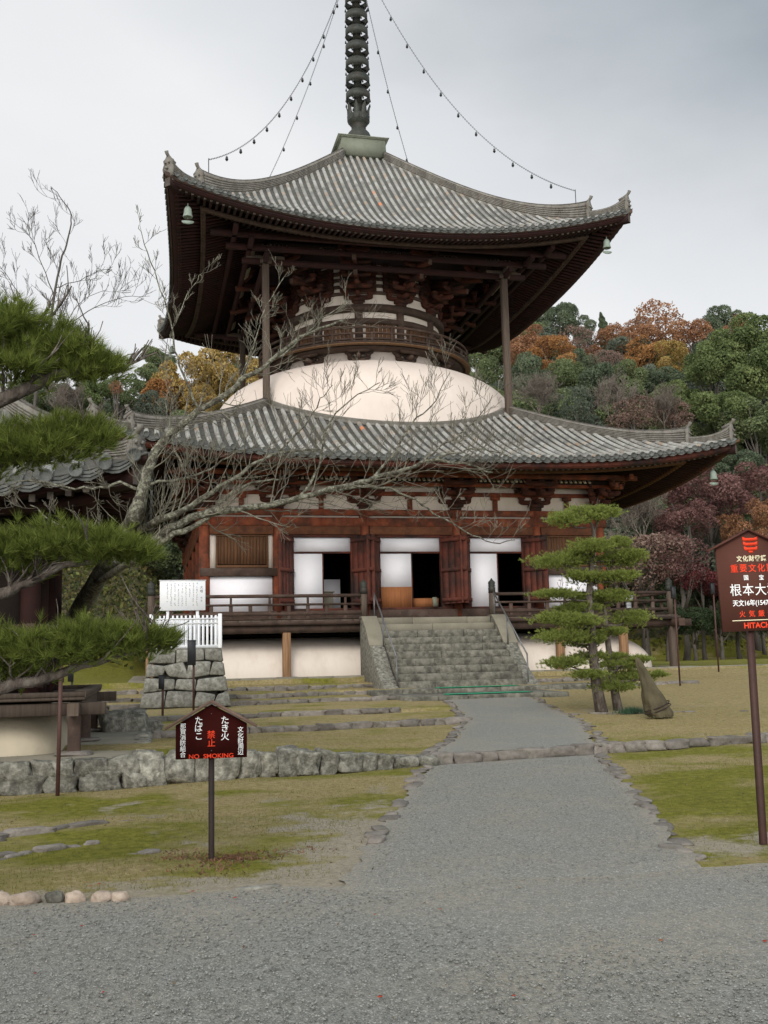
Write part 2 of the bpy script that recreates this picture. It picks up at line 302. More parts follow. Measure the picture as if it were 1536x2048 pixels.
M_disc = mat('tile_end_disc', [(.06, .063, .058), (.115, .118, .108)], scale=10, bump=.5, rv=.3)

# ------------------------------------------------------------------ terrain
YS = [-28.35, -24, -20, -15.5, -13.2, -11.2, -9.9]
ZS = [.13, .22, .33, .44, .56, .72, .95]
def ytilt(x, y): return y - .17 * (x + 4) * np.clip((-13 - y) / 15.35, 0, 1)
def hs(x, y): return np.interp(ytilt(x, y), YS, ZS)
STEPS = [(-28.35, .0, .13, ), (-22.9, .21, .30), (-19.6, .31, .38), (-15.2, .42, .49), (-13.2, .53, .66), (-11.2, .68, .82), (-9.95, .84, 1.02)]
def hstep(x, y):
    yt = ytilt(x, y); z = np.zeros_like(yt)
    for i, (ys, a, b) in enumerate(STEPS):
        y2, a2 = (STEPS[i + 1][0], STEPS[i + 1][1]) if i + 1 < len(STEPS) else (ys + 8, b)
        t = np.clip((yt - ys) / (y2 - ys), 0, 1); z = np.where(yt >= ys, b + (a2 - b) * t, z)
    return z
PL = np.array([(-37.0, -8.3), (-35.29, -7.76), (-28.4, -5.32), (-26.4, -4.3), (-22.94, -2.95), (-18.3, -1.83), (-14.85, -1.17), (-13, -1.1)])
PR = np.array([(-37.5, -5.85), (-36.13, -5.37), (-28.08, -2.35), (-23.57, -.75), (-20.95, -.21), (-16.9, .85), (-13, 1.4)])
def pathl(y): return np.interp(y, PL[:, 0], PL[:, 1])
def pathr(y): return np.interp(y, PR[:, 0], PR[:, 1])
def hill(x, y):
    y0 = np.interp(x, [-40, -22, -10, -6, 8, 13, 20, 60], [-12, -6, 4, 20, 34, 24, 20, 16])
    s = np.interp(x, [-40, -10, 4, 20, 50], [.33, .34, .40, .56, .58])
    d = np.maximum(0, y - y0); D = 64.0; d = np.where(d < D, d, D - .35 * (d - D)); d = np.maximum(d, 0)
    return s * d * d / (d + 3.0)
def smooth(t): t = np.clip(t, 0, 1); return t * t * (3 - 2 * t)
def nse(x, y, f, s=0.0): return np.sin(x * f + s + 1.7 * np.sin(y * f * .73 + s * 2)) * np.cos(y * f * 1.13 - s + 1.3 * np.sin(x * f * .61 + 1.1 * s))
def H(x, y):
    x = np.asarray(x, float); y = np.asarray(y, float)
    st, sm = hstep(x, y), hs(x, y); yt = ytilt(x, y)
    w = smooth((pathl(y) - .1 - x) / .5 + .5)
    dstep = ((yt > -14.3)).astype(float)                      # the last risers run on across the stair foot to the right
    w = np.maximum(w, dstep * smooth((7.5 - x) / 1.5))
    z = w * st + (1 - w) * np.where(yt >= -28.35, sm, 0)
    z = z + np.where((yt >= -28.35) & (yt < -24), .20 * smooth((-5.0 - x) / 4) * smooth((-23.4 - yt) / 3), 0)
    z = np.where(yt < -28.35, 0.0, z)
    far = smooth((np.abs(x - 0) - 11) / 4) * smooth((y + 13) / 3)
    z = np.where(yt > -9.95, 1.0, z)
    z = z + hill(x, y)
    q = smooth((y + 35.7) / 1.2)
    z = z + q * (.018 * nse(x, y, 1.3) + .008 * nse(x, y, 4.1, 2.))
    sh = smooth((-36.4 - y) / .5)
    return z - .03 * sh - .004 * (1 - q)
def axis(a, segs):
    out = [a]
    for b, d in segs:
        n = max(1, int(round((b - out[-1]) / d))); out += list(np.linspace(out[-1], b, n + 1)[1:])
    return np.array(out)
def grid(name, xs, ys, fz, mats):
    X, Y = np.meshgrid(xs, ys); Z = fz(X, Y); V = np.stack([X, Y, Z], -1).reshape(-1, 3); nx, ny = len(xs), len(ys)
    i = np.arange(nx * ny).reshape(ny, nx); F = np.stack([i[:-1, :-1], i[:-1, 1:], i[1:, 1:], i[1:, :-1]], -1).reshape(-1, 4)
    return V, F
M_lawn = bpy.data.materials.new('mossy_lawn')
def lawnmat():
    m = M_lawn; m.use_nodes = True; t = m.node_tree; b = t.nodes['Principled BSDF']
    tc = N(t, 'ShaderNodeTexCoord')
    def noise(sc, det=5.0, r=.6, an=None):
        n = N(t, 'ShaderNodeTexNoise', i_Scale=sc, i_Detail=det, i_Roughness=r)
        if an: mp = N(t, 'ShaderNodeMapping'); mp.inputs['Scale'].default_value = an; t.links.new(tc.outputs['Object'], mp.inputs[0]); t.links.new(mp.outputs[0], n.inputs[0])
        else: t.links.new(tc.outputs['Object'], n.inputs[0])
        return n.outputs[0]
    def ramp(src, els):
        c = N(t, 'ShaderNodeValToRGB'); t.links.new(src, c.inputs[0]); E = c.color_ramp.elements
        E[0].position, E[0].color = els[0][0], (*els[0][1], 1); E[1].position, E[1].color = els[-1][0], (*els[-1][1], 1)
        for p, k in els[1:-1]: e = E.new(p); e.color = (*k, 1)
        return c.outputs[0]
    def mix(f, a, c):
        x = N(t, 'ShaderNodeMix', data_type='RGBA'); t.links.new(f, x.inputs[0]); t.links.new(a, x.inputs[6]); t.links.new(c, x.inputs[7]); return x.outputs[2]
    def mth(op, a, b_, c=None):
        n = N(t, 'ShaderNodeMath', operation=op)
        for i, v in enumerate((a, b_, c)):
            if v is None: continue
            if isinstance(v, (int, float)): n.inputs[i].default_value = v
            else: t.links.new(v, n.inputs[i])
        return n.outputs[0]
    moss = ramp(noise(9, 8, .7), [(.3, (.065, .068, .010)), (.5, (.130, .126, .016)), (.7, (.20, .185, .035))])
    dry = ramp(noise(12, 8, .75), [(.3, (.14, .105, .045)), (.5, (.235, .185, .085)), (.7, (.33, .27, .14))])
    soil = ramp(noise(16, 8, .8), [(.3, (.17, .145, .105)), (.7, (.33, .29, .22))])
    am = N(t, 'ShaderNodeAttribute', attribute_name='dry'); asl = N(t, 'ShaderNodeAttribute', attribute_name='soil')
    f1 = mth('MULTIPLY_ADD', mth('SUBTRACT', noise(.55, 7, .62, (1, 1.5, 1)), .5), 2.6, am.outputs['Fac']); f1n = N(t, 'ShaderNodeMapRange'); t.links.new(f1, f1n.inputs[0]); f1n.inputs[1].default_value = .3; f1n.inputs[2].default_value = .7
    f2 = mth('MULTIPLY_ADD', mth('SUBTRACT', noise(1.6, 8, .68), .5), 2.2, asl.outputs['Fac']); f2n = N(t, 'ShaderNodeMapRange'); t.links.new(f2, f2n.inputs[0]); f2n.inputs[1].default_value = .34; f2n.inputs[2].default_value = .58
    col = mix(f2n.outputs[0], mix(f1n.outputs[0], moss, dry), soil)
    sp = N(t, 'ShaderNodeTexNoise', i_Scale=55.0, i_Detail=4.0, i_Roughness=.8); t.links.new(tc.outputs['Object'], sp.inputs[0])
    s2 = N(t, 'ShaderNodeVectorMath', operation='SCALE'); t.links.new(col, s2.inputs[0]); t.links.new(mth('MULTIPLY_ADD', sp.outputs[0], 1.5, .27), s2.inputs['Scale'])
    t.links.new(s2.outputs[0], b.inputs['Base Color']); b.inputs['Roughness'].default_value = .95; b.inputs['Specular IOR Level'].default_value = .15
    bp = N(t, 'ShaderNodeBump'); bp.inputs['Strength'].default_value = .7; bp.inputs['Distance'].default_value = .02; t.links.new(sp.outputs[0], bp.inputs['Height']); t.links.new(bp.outputs[0], b.inputs['Normal'])
lawnmat()
def gravelmat(name, tint=(1, 1, 1)):
    m = bpy.data.materials.new(name); m.use_nodes = True; t = m.node_tree; b = t.nodes['Principled BSDF']
    tc = N(t, 'ShaderNodeTexCoord')
    vo = N(t, 'ShaderNodeTexVoronoi', i_Scale=105.0); t.links.new(tc.outputs['Object'], vo.inputs['Vector'])
    vo2 = N(t, 'ShaderNodeTexVoronoi', i_Scale=30.0); t.links.new(tc.outputs['Object'], vo2.inputs['Vector'])
    sx = N(t, 'ShaderNodeSeparateColor'); t.links.new(vo.outputs['Color'], sx.inputs[0])
    cr = N(t, 'ShaderNodeValToRGB'); t.links.new(sx.outputs[0], cr.inputs[0]); E = cr.color_ramp.elements
    E[0].position = 0; E[0].color = (.125, .125, .112, 1); E[1].position = 1; E[1].color = (.42, .41, .37, 1)
    for p, c in ((.25, (.178, .175, .155)), (.6, (.218, .213, .188)), (.92, (.255, .25, .225))): e = E.new(p); e.color = (*c, 1)
    nl = N(t, 'ShaderNodeTexNoise', i_Scale=.62, i_Detail=9.0, i_Roughness=.66); t.links.new(tc.outputs['Object'], nl.inputs[0])
    ml = N(t, 'ShaderNodeMapRange'); t.links.new(nl.outputs[0], ml.inputs[0]); ml.inputs[1].default_value = .44; ml.inputs[2].default_value = .68; ml.inputs[4].default_value = .8
    ae = N(t, 'ShaderNodeAttribute', attribute_name='soil'); ma = N(t, 'ShaderNodeMath', operation='MAXIMUM'); t.links.new(ml.outputs[0], ma.inputs[0]); t.links.new(ae.outputs['Fac'], ma.inputs[1])
    nf = N(t, 'ShaderNodeTexNoise', i_Scale=22.0, i_Detail=6.0, i_Roughness=.8); t.links.new(tc.outputs['Object'], nf.inputs[0])
    mf = N(t, 'ShaderNodeMapRange'); t.links.new(nf.outputs[0], mf.inputs[0]); mf.inputs[1].default_value = .38; mf.inputs[2].default_value = .60
    mm = N(t, 'ShaderNodeMath', operation='MULTIPLY'); t.links.new(ma.outputs[0], mm.inputs[0]); t.links.new(mf.outputs[0], mm.inputs[1])
    mx = N(t, 'ShaderNodeMix', data_type='RGBA'); t.links.new(mm.outputs[0], mx.inputs[0]); t.links.new(cr.outputs[0], mx.inputs[6]); mx.inputs[7].default_value = (.27, .235, .175, 1)
    s2 = N(t, 'ShaderNodeVectorMath', operation='SCALE'); t.links.new(mx.outputs[2], s2.inputs[0])
    mk = N(t, 'ShaderNodeMath', operation='MULTIPLY_ADD'); t.links.new(nf.outputs[0], mk.inputs[0]); mk.inputs[1].default_value = .9; mk.inputs[2].default_value = .46; t.links.new(mk.outputs[0], s2.inputs['Scale'])
    t.links.new(s2.outputs[0], b.inputs['Base Color']); b.inputs['Roughness'].default_value = .9; b.inputs['Specular IOR Level'].default_value = .2
    bp = N(t, 'ShaderNodeBump'); bp.inputs['Strength'].default_value = .6; bp.inputs['Distance'].default_value = .008; bp.invert = True; t.links.new(vo.outputs['Distance'], bp.inputs['Height']); t.links.new(bp.outputs[0], b.inputs['Normal'])
    return m
M_gravel = gravelmat('grey_gravel')
M_forestfloor = mat('leaf_litter_slope', [(.035, .04, .018), (.075, .065, .03), (.11, .085, .045)], scale=1.5, bump=.5, bscale=8, rv=0)

def setattr_pt(me, name, vals):
    a = me.attributes.new(name, 'FLOAT', 'POINT'); a.data.foreach_set('value', np.asarray(vals, dtype=np.float32).ravel())
xs = axis(-70, [(-16, 2), (-12, .35), (6, .22), (16, .5), (30, 1.5), (110, 4)])
yl = axis(-70, [(-40, 3), (-37, .3), (-29.6, .14), (-26.5, .05), (-23.6, .12), (-8.5, .055), (-2, .5), (30, 1.2), (180, 4)])
V, F = grid('ground', xs, yl, H, None)
xg, yg = V[:, 0], V[:, 1]; inp = (xg > pathl(yg) + .12) & (xg < pathr(yg) - .12) & (yg < -14)
V[inp, 2] = np.where(ytilt(xg[inp], yg[inp]) >= -28.35, hs(xg[inp], yg[inp]), 0) - .03 - .03 * (yg[inp] < -36.2)
me = mesh_np('ground', V, F)
dry = .36 + .14 * (xg < pathl(yg)) * (yg < -28.5) + .38 * smooth((yg + 29) / 3) - .75 * smooth((yg + 10.5) / 2) + .25 * smooth((xg + 2) / 3) * smooth((-27.5 - yg) / 2) * 0 + .22 * smooth((yg + 29) / 1.5) * smooth((xg + 2) / 3)
dry = dry - .30 * smooth((xg - pathr(yg)) / 1.5) * smooth((-29.5 - yg) / 2) + .3 * np.exp(-(((yg + 30.2) / .9) ** 2)) * (xg > -9)
soil = .07 + .5 * np.exp(-((yg + 35.8 - .05 * (xg + 8)) / .55) ** 2) + .25 * np.exp(-((xg - pathl(yg) + .1) / .5) ** 2) * (yg < -30) + .42 * np.exp(-(((xg + 7.7) / 1.0) ** 2 + ((yg + 33.9) / 1.5) ** 2)) + .2 * np.exp(-(((xg + 9.3) / 1.5) ** 2 + ((yg + 31.5) / .9) ** 2)) + .35 * np.exp(-(((xg - .9) / 2.2) ** 2 + ((yg + 21.5) / 1.0) ** 2))
setattr_pt(me, 'dry', dry); setattr_pt(me, 'soil', soil)
ground = link('ground', me, [M_lawn, M_forestfloor], smooth=True); tag(ground, kind='structure')
fc = V[F[:, 0]]; me.polygons.foreach_set('material_index', ((hill(fc[:, 0], fc[:, 1]) > 1.2) & (fc[:, 1] > 8)).astype(np.int32))

def strip(name, ys, nx, fl, fr, fz, shear=0.0):
    V = []; so = []
    for y in ys:
        a = fl(y) + .05 * nse(y, 0, 5.3) + .04 * nse(y, 1, 17.); b = fr(y) + .05 * nse(y, 3, 4.7) + .04 * nse(y, 5, 15.)
        for i in range(nx):
            x = a + (b - a) * i / (nx - 1); y_ = y + shear * (x + 4) * max(0, 1 - abs(y + 28.35) / 4.2); V.append((x, y_, float(fz(x, y_)))); d = min(x - a, b - x); so.append(.9 * max(0, 1 - d / .5) ** 1.5)
    V = np.array(V); ny = len(ys); i = np.arange(nx * ny).reshape(ny, nx); F = np.stack([i[:-1, :-1], i[:-1, 1:], i[1:, 1:], i[1:, :-1]], -1).reshape(-1, 4)
    me = mesh_np(name, V, F); setattr_pt(me, 'soil', so); o = link(name, me, M_gravel, smooth=True); tag(o, kind='structure'); return o
def pz(x, y):
    yt = ytilt(x, y); z = np.where(yt >= -28.35, hs(x, y), 0); return z + .012 + .006 * nse(x, y, 2.2)
yy = np.arange(-37.0, -28.3, .08); strip('path', yy, 30, pathl, pathr, lambda x, y: .012 + .006 * nse(x, y, 2.2) - .03 * smooth((-36.25 - y - .22 * (x + 6.5) * 0) / .5), shear=.17)
strip('upper_path', np.arange(-28.34, -16.2, .08), 30, pathl, pathr, lambda x, y: np.where(ytilt(x, y) >= -28.3, hs(x, y), hs(x, -28.3)) + .012 + .006 * nse(x, y, 2.2), shear=.17)
# gravel forecourt
xs2 = axis(-22, [(-12, .5), (-2, .1), (14, .5)]); ys2 = np.linspace(0, 1, 90)
def edgeY(x): return np.interp(x, [-22, -10.33, -9.4, -8.5, -7.6, -5.4, -4.9, 14], [-35.3, -35.93, -36.03, -36.02, -36.20, -36.42, -36.49, -37.6]) + .05 * nse(x, 2, 3.1) + .03 * nse(x, 0, 11.)
Vg = []; sg = []
for t in ys2:
    for x in xs2:
        ye = edgeY(x); y = ye - (ye + 60) * t ** 1.8; Vg.append((x, y, .006 + .010 * nse(x, y, .9) * min(1, t * 8) + .004 * nse(x, y, 3.7, 1.) * min(1, t * 8) - .002)); sg.append(.95 * max(0, 1 - (ye - y) / .7) ** 1.3)
nx, ny = len(xs2), len(ys2); i = np.arange(nx * ny).reshape(ny, nx); Fg = np.stack([i[:-1, :-1], i[1:, :-1], i[1:, 1:], i[:-1, 1:]], -1).reshape(-1, 4)
me = mesh_np('gravel_forecourt', np.array(Vg), Fg); setattr_pt(me, 'soil', sg); tag(link('gravel_forecourt', me, M_gravel, smooth=True), kind='structure')

def scatter_oct(name, P, S, mats, flat=.6, col=None):
    n = len(P); base = np.array([(1, 0, 0), (0, 1, 0), (-1, 0, 0), (0, -1, 0), (0, 0, 1), (0, 0, -1)], float)
    fs = np.array([(0, 1, 4), (1, 2, 4), (2, 3, 4), (3, 0, 4), (1, 0, 5), (2, 1, 5), (3, 2, 5), (0, 3, 5)])
    a = rng.uniform(0, 6.28, n); J = rng.uniform(.6, 1.3, (n, 6, 1)); B = base[None] * J; B[:, :, 2] *= flat
    x = B[:, :, 0] * np.cos(a)[:, None] - B[:, :, 1] * np.sin(a)[:, None]; y = B[:, :, 0] * np.sin(a)[:, None] + B[:, :, 1] * np.cos(a)[:, None]
    V = np.stack([x, y, B[:, :, 2]], -1) * S[:, None, None] + P[:, None, :]
    F = (fs[None] + (np.arange(n) * 6)[:, None, None]).reshape(-1, 3)
    return mesh_np(name, V.reshape(-1, 3), F, np.repeat(rng.uniform(0, 1, n), 6))
M_peb = mat('gravel_stones', [(.15, .15, .136), (.21, .207, .187)], scale=30, rv=.35, bump=0)
n = 26000; d = 3.6 + 6.5 * rng.uniform(0, 1, n) ** 1.3; a = rng.uniform(-.45, .45, n) + .23
px_, py_ = CP[0] + d * np.sin(a), CP[1] + d * np.cos(a); k = py_ < edgeY(px_) - .03 + rng.uniform(-.1, .0, n); px_, py_ = px_[k], py_[k]
me = scatter_oct('loose_gravel', np.stack([px_, py_, np.full(len(px_), .008)], -1), rng.uniform(.004, .011, len(px_)), None)
tag(link('loose_gravel', me, M_peb), 'loose grey gravel chippings strewn over the forecourt', 'gravel', kind='stuff')

n = 9000; yy = rng.uniform(-36.2, -28.8, n); xx = pathl(yy) + .1 + (pathr(yy) - pathl(yy) - .2) * rng.uniform(0, 1, n)
me = scatter_oct('path_gravel', np.stack([xx, yy, .014 + .006 * nse(xx, yy, 2.2)], -1), rng.uniform(.004, .012, n), None)
tag(link('path_gravel', me, M_peb), 'loose grey chippings strewn over the near gravel path and its edges', 'gravel', kind='stuff')
# short grass and moss tufts on the near lawns
def blades(name, P, hgt, wid, mats, rn, lean=.6):
    n = len(P); a = rng.uniform(0, 6.28, n); l = rng.uniform(0, lean, n) * hgt; b = rng.uniform(0, 6.28, n)
    dx, dy = np.cos(a) * wid / 2, np.sin(a) * wid / 2; z0 = P[:, 2] - .004
    V = np.stack([np.stack([P[:, 0] - dx, P[:, 1] - dy, z0], -1), np.stack([P[:, 0] + dx, P[:, 1] + dy, z0], -1), np.stack([P[:, 0] + l * np.cos(b), P[:, 1] + l * np.sin(b), z0 + hgt], -1)], 1).reshape(-1, 3)
    F = np.arange(3 * n).reshape(n, 3); return mesh_np(name, V, F, np.repeat(rn, 3))
n = 190000; xx = rng.uniform(-14, 4, n); yy = -36.3 + 14.5 * rng.uniform(0, 1, n) ** 1.25
mk = (xx < pathl(yy) - .1 + rng.uniform(-.3, .1, n)) | (xx > pathr(yy) + .1 + rng.uniform(-.1, .3, n)); mk &= yy > edgeY(xx) + .25
cl = nse(xx, yy, 1.1, .7) + .6 * nse(xx, yy, 3.3, 2.) + .5 * nse(xx, yy, 8.3, 2.); mk &= cl > rng.uniform(-1.2, .9, n)
xx, yy = xx[mk], yy[mk]; P = np.stack([xx, yy, H(xx, yy)], -1)
M_grass = leafmat('short_grass', [(.075, .085, .010), (.14, .14, .020), (.22, .19, .055), (.29, .235, .11)])
rn = np.clip(.25 + .35 * smooth((yy + 28.5) / 2) + rng.uniform(-.25, .3, len(xx)), 0, 1)
me = blades('lawn_grass', P, rng.uniform(.008, .032, len(xx)), .006, None, rn)
tag(link('lawn_grass', me, M_grass), 'thin short grass and moss growing on the lawns', 'grass', kind='stuff')
exec_parts = True

# ================================================================== tiled roofs
def rotk(p, k):
    x, y = p[0], p[1]
    for _ in range(k): x, y = -y, x
    return (x, y, p[2])
class Roof:
    """square roof: eave half-size S, profile P(s), corner lift L"""
    def __init__(s, S, prof, s0, L, ex, ey, c=(0, 0), pitch=.3, r=.075, bow=0.0):
        s.bow = bow; s.S, s.s0, s.L, s.ex, s.ey, s.c, s.pitch, s.r = S, s0, L, ex, ey, c, pitch, r
        pr_ = sorted(prof); s.ps = np.array([p[0] for p in pr_]); s.pz = np.array([p[1] for p in pr_])
        # smooth profile by low-order polynomial
        s.co = np.polyfit(s.ps, s.pz, min(3, len(pr_) - 1))
    def z(s, ss, w): return float(np.polyval(s.co, ss)) + s.L * (abs(w) / s.S) ** s.ex * (ss / s.S) ** s.ey
    def pt(s, k, w, ss, z):
        ss = ss - s.bow * (ss / s.S) ** 3 * (1 - min(1, abs(w) / max(ss, .01)) ** 2); p = rotk((w, -ss, z), k); return (p[0] + s.c[0], p[1] + s.c[1], p[2])
    def tiles(s, name, parent, sides=(0, 1, 2, 3), inner=None, fine=True, tm=None):
        m = MB(); nrow = int(2 * s.S / s.pitch); nrow -= (nrow % 2 == 0); pt_ = 2 * s.S / nrow; tl = s.pitch * .95
        for k in sides:
            # pans
            ns = int((s.S - s.s0) / tl); us = np.linspace(-1, 1, 41); m.mi = 1
            rows = []
            for i in range(ns + 1):
                ss = s.S - i * tl if i < ns else s.s0
                rows.append((ss, 0.0)); rows.append((ss - .01, -.02))
            base = len(m.V); n_ = len(us)
            for ss, dz in rows:
                ss = max(ss, s.s0)
                for u in us:
                    w = u * ss; m.V.append(s.pt(k, w, ss, s.z(ss, w) + dz)); m.R.append(.5); m.U.append((w / pt_, ss / tl))
            for i in range(len(rows) - 1):
                for q in range(n_ - 1):
                    a = base + i * n_ + q; m.F.append((a, a + 1, a + n_ + 1, a + n_)); m.M.append(1)
            # cover tiles
            for i in range(nrow):
                w = -s.S + pt_ * (i + .5); lim = max(s.s0, abs(w) + .08)
                if inner: lim = max(lim, inner(w))
                if lim > s.S - .1: continue
                L = s.S + .04 - lim; nt_ = max(1, int(round(L / tl))); ka = 5; m.mi = 0
                for j in range(nt_):
                    sa = s.S + .04 - L * j / nt_; sb = s.S + .04 - L * (j + 1) / nt_ - .02; vs = []
                    for q, ss in enumerate((sa, sb)):
                        rr = s.r * (1.0 if q == 0 else .88); zc = s.z(min(ss, s.S), w)
                        for e in range(ka + 1):
                            a = pi * e / ka; vs.append(s.pt(k, w + rr * cos(a), ss, zc + .015 + rr * 1.0 * sin(a)))
                    fs = [(e, e + 1, ka + 1 + e + 1, ka + 1 + e) for e in range(ka)] + [tuple(range(ka, -1, -1))]
                    fs = [f if True else f for f in fs]
                    m.uv = (i + .5 + 97 * k, j + .5); m.rnd = .5; m.add(vs, fs)
                # round end disc with raised rim
                m.mi = 2; zc = s.z(s.S, w) + .02; cc = []; m.uv = (0, 0); m.j()
                R2 = s.r * 1.12
                vs = [s.pt(k, w + R2 * cos(2 * pi * e / 12), s.S + .02, zc + R2 * sin(2 * pi * e / 12)) for e in range(12)]
                vs += [s.pt(k, w + R2 * cos(2 * pi * e / 12), s.S + .07, zc + R2 * sin(2 * pi * e / 12)) for e in range(12)]
                vs += [s.pt(k, w + R2 * .78 * cos(2 * pi * e / 12), s.S + .07, zc + R2 * .78 * sin(2 * pi * e / 12)) for e in range(12)]
                vs += [s.pt(k, w + R2 * .72 * cos(2 * pi * e / 12), s.S + .055, zc + R2 * .72 * sin(2 * pi * e / 12)) for e in range(12)]
                fs = [(q * 12 + e, q * 12 + (e + 1) % 12, (q + 1) * 12 + (e + 1) % 12, (q + 1) * 12 + e) for q in range(3) for e in range(12)] + [tuple(range(36, 48))]
                m.add(vs, fs)
                # sagging pan-tile lips between the covers
                if i < nrow - 1:
                    for ly in range(3 if fine else 2):
                        vs = []; wn = w + pt_; off = .045 * ly
                        for e in range(5):
                            f = e / 4; wx = w + (wn - w) * f; zz = s.z(s.S, wx) - .055 * sin(pi * f) * (pt_ / .3) + .03 - off
                            vs += [s.pt(k, wx, s.S + .035 - .012 * ly, zz), s.pt(k, wx, s.S + .035 - .012 * ly, zz - .034), s.pt(k, wx, s.S - .12, zz + .05)]
                        fs = []
                        for e in range(4): fs += [(3 * e, 3 * e + 1, 3 * e + 4, 3 * e + 3), (3 * e, 3 * e + 3, 3 * e + 5, 3 * e + 2)]
                        m.j(); m.add(vs, fs)
        return m.build(name, [tm or M_tile, M_tileb, M_disc], parent)
    def ridges(s, parent, t_in, t1, t2, h=.40, up1=.28, up2=.25, w=.17):
        """two-stage hip ridge with demon-tile ends, on each corner"""
        for k in range(4):
            q = sqrt(.5); ax = rotk((q, -q, 0), k)[:2]; lat = (-ax[1], ax[0])
            def sweep(m, ta, tb, h0, up, wd):
                n = 26; sec = []
                lay = 5
                zz = 0
                prof = [(-wd, -.25)]
                for i in range(lay):
                    a = i / lay; prof += [(-wd * .80, a * .78), (-wd * .80, (i + .30) / lay * .78), (-wd * 1.0, (i + .32) / lay * .78), (-wd * 1.0, (i + .98) / lay * .78)]
                prof += [(-wd * .62, .80)]; prof += [(-wd * .6 * cos(pi * e / 6), .80 + .28 * sin(pi * e / 6)) for e in range(1, 6)]
                full = prof + [(-p[0], p[1]) for p in reversed(prof) if True]
                vs = []; np_ = len(full)
                for i in range(n + 1):
                    t = ta + (tb - ta) * i / n; f = i / n; hh = h0 + up * f ** 4; z0 = s.z(t, t)
                    for a, b in full: vs.append((s.c[0] + ax[0] * t * sqrt(2) + lat[0] * a, s.c[1] + ax[1] * t * sqrt(2) + lat[1] * a, z0 + (b * hh if b > 0 else b)))
                for i in range(n):
                    m.j(.3, .7)
                    b = m.add([vs[i * np_ + e] for e in range(np_)] + [vs[(i + 1) * np_ + e] for e in range(np_)], [(e, (e + 1) % np_, np_ + (e + 1) % np_, np_ + e) for e in range(np_)] + ([tuple(range(np_ - 1, -1, -1))] if i == 0 else []) + ([tuple(range(np_, 2 * np_))] if i == n - 1 else []))
                return s.z(tb, tb), h0 + up
            m = MB(); z1, h1 = sweep(m, t_in, t1, h, up1, w); z2, h2 = sweep(m, t1 - .05, t2, h * .72, up2, w * .85)
            rd = m.build('hip_ridge', M_ridge, parent)
            for t, z0, hh, sc in ((t1, z1, h1, 1.0), (t2, z2, h2, .95)):
                m = MB(); o = (s.c[0] + ax[0] * (t * sqrt(2)), s.c[1] + ax[1] * (t * sqrt(2)), z0)
                a3, l3 = (ax[0], ax[1], 0), (lat[0], lat[1], 0); sc2 = sc * w / .17
                # horned demon tile plate
                poly = [(-.27, -.12), (-.22, .02), (-.26, .14), (-.19, .30), (-.23, .42), (-.13, .47), (-.06, .56), (0, .52), (.06, .56), (.13, .47), (.23, .42), (.19, .30), (.26, .14), (.22, .02), (.27, -.12)]
                kz = (hh) / .52 / max(sc2, .01)
                m.prism([(p[0] * sc2, p[1] * sc2 * kz) for p in poly], o, l3, (0, 0, 1), a3, .09 * sc2)
                for e in (-1, 1):
                    m.rock((o[0] + ax[0] * .13 * sc2 + lat[0] * .09 * e * sc2, o[1] + ax[1] * .13 * sc2 + lat[1] * .09 * e * sc2, z0 + .32 * sc2 * kz), .045 * sc2, .045 * sc2, .05 * sc2, n=1, box=0)
                m.rock((o[0] + ax[0] * .15 * sc2, o[1] + ax[1] * .15 * sc2, z0 + .14 * sc2 * kz), .07 * sc2, .07 * sc2, .06 * sc2, n=1, box=0)
                # bird-perch tile curling up
                P = [np.array(o) + np.array([ax[0] * d * sc2, ax[1] * d * sc2, hh + zz * sc2]) for d, zz in ((-.30, -.10), (-.1, -.03), (.05, .04), (.13, .12), (.16, .20))]
                m.tube(P, [.06 * sc2, .06 * sc2, .06 * sc2, .065 * sc2, .075 * sc2], n=8)
                m.build('ridge_end_tile', M_ridge, rd)
                if False: pass
    def soffit(s, parent, s_f0, s_f1, s_b0, s_b1, dz, slope_f, slope_b, gap=.22, mats=None, fasc=.14, red=.12, k_board=True, rw=.09, rh=.11):
        ze = float(np.polyval(s.co, s.S))
        def zz(ss, w, d, sl): return ze - d + sl * (s.S - ss) + s.L * (abs(w) / s.S) ** s.ex * (ss / s.S) ** max(1.0, s.ey * .6)
        mf, mr, ms, mk = MB(), MB(), MB(), MB()
        def band(m, so, si, za, zb, n=40):      # a board following the eave curve, from so to si, heights za>zb below eave
            for k in range(4):
                base = len(m.V)
                for i in range(n + 1):
                    u = -1 + 2 * i / n
                    for ss, d in ((so, za), (so, zb), (si, zb), (si, za)): m.V.append(s.pt(k, u * ss, ss, zz(ss, u * ss, d, 0))); m.R.append(.5); m.U.append((0, 0))
                for i in range(n):
                    for e in range(4): a = base + 4 * i; m.F.append((a + e, a + (e + 1) % 4, a + 4 + (e + 1) % 4, a + 4 + e)); m.M.append(m.mi)
        band(mf, s.S - .02, s.S - .35, -.0, fasc)
        mf.mi = 1; band(mf, s.S - .14, s.S - .5, fasc - .01, fasc + red)
        mf.mi = 0; band(mf, s_b0 + .04, s_b0 - .16, dz + slope_f * 0 - slope_f * (s.S - s_b0) + .04, dz - slope_f * (s.S - s_b0) + .16)
        mf.build('eave_fascia', mats['fascia'], parent)
        n = int(2 * s.S / gap); n += n % 2
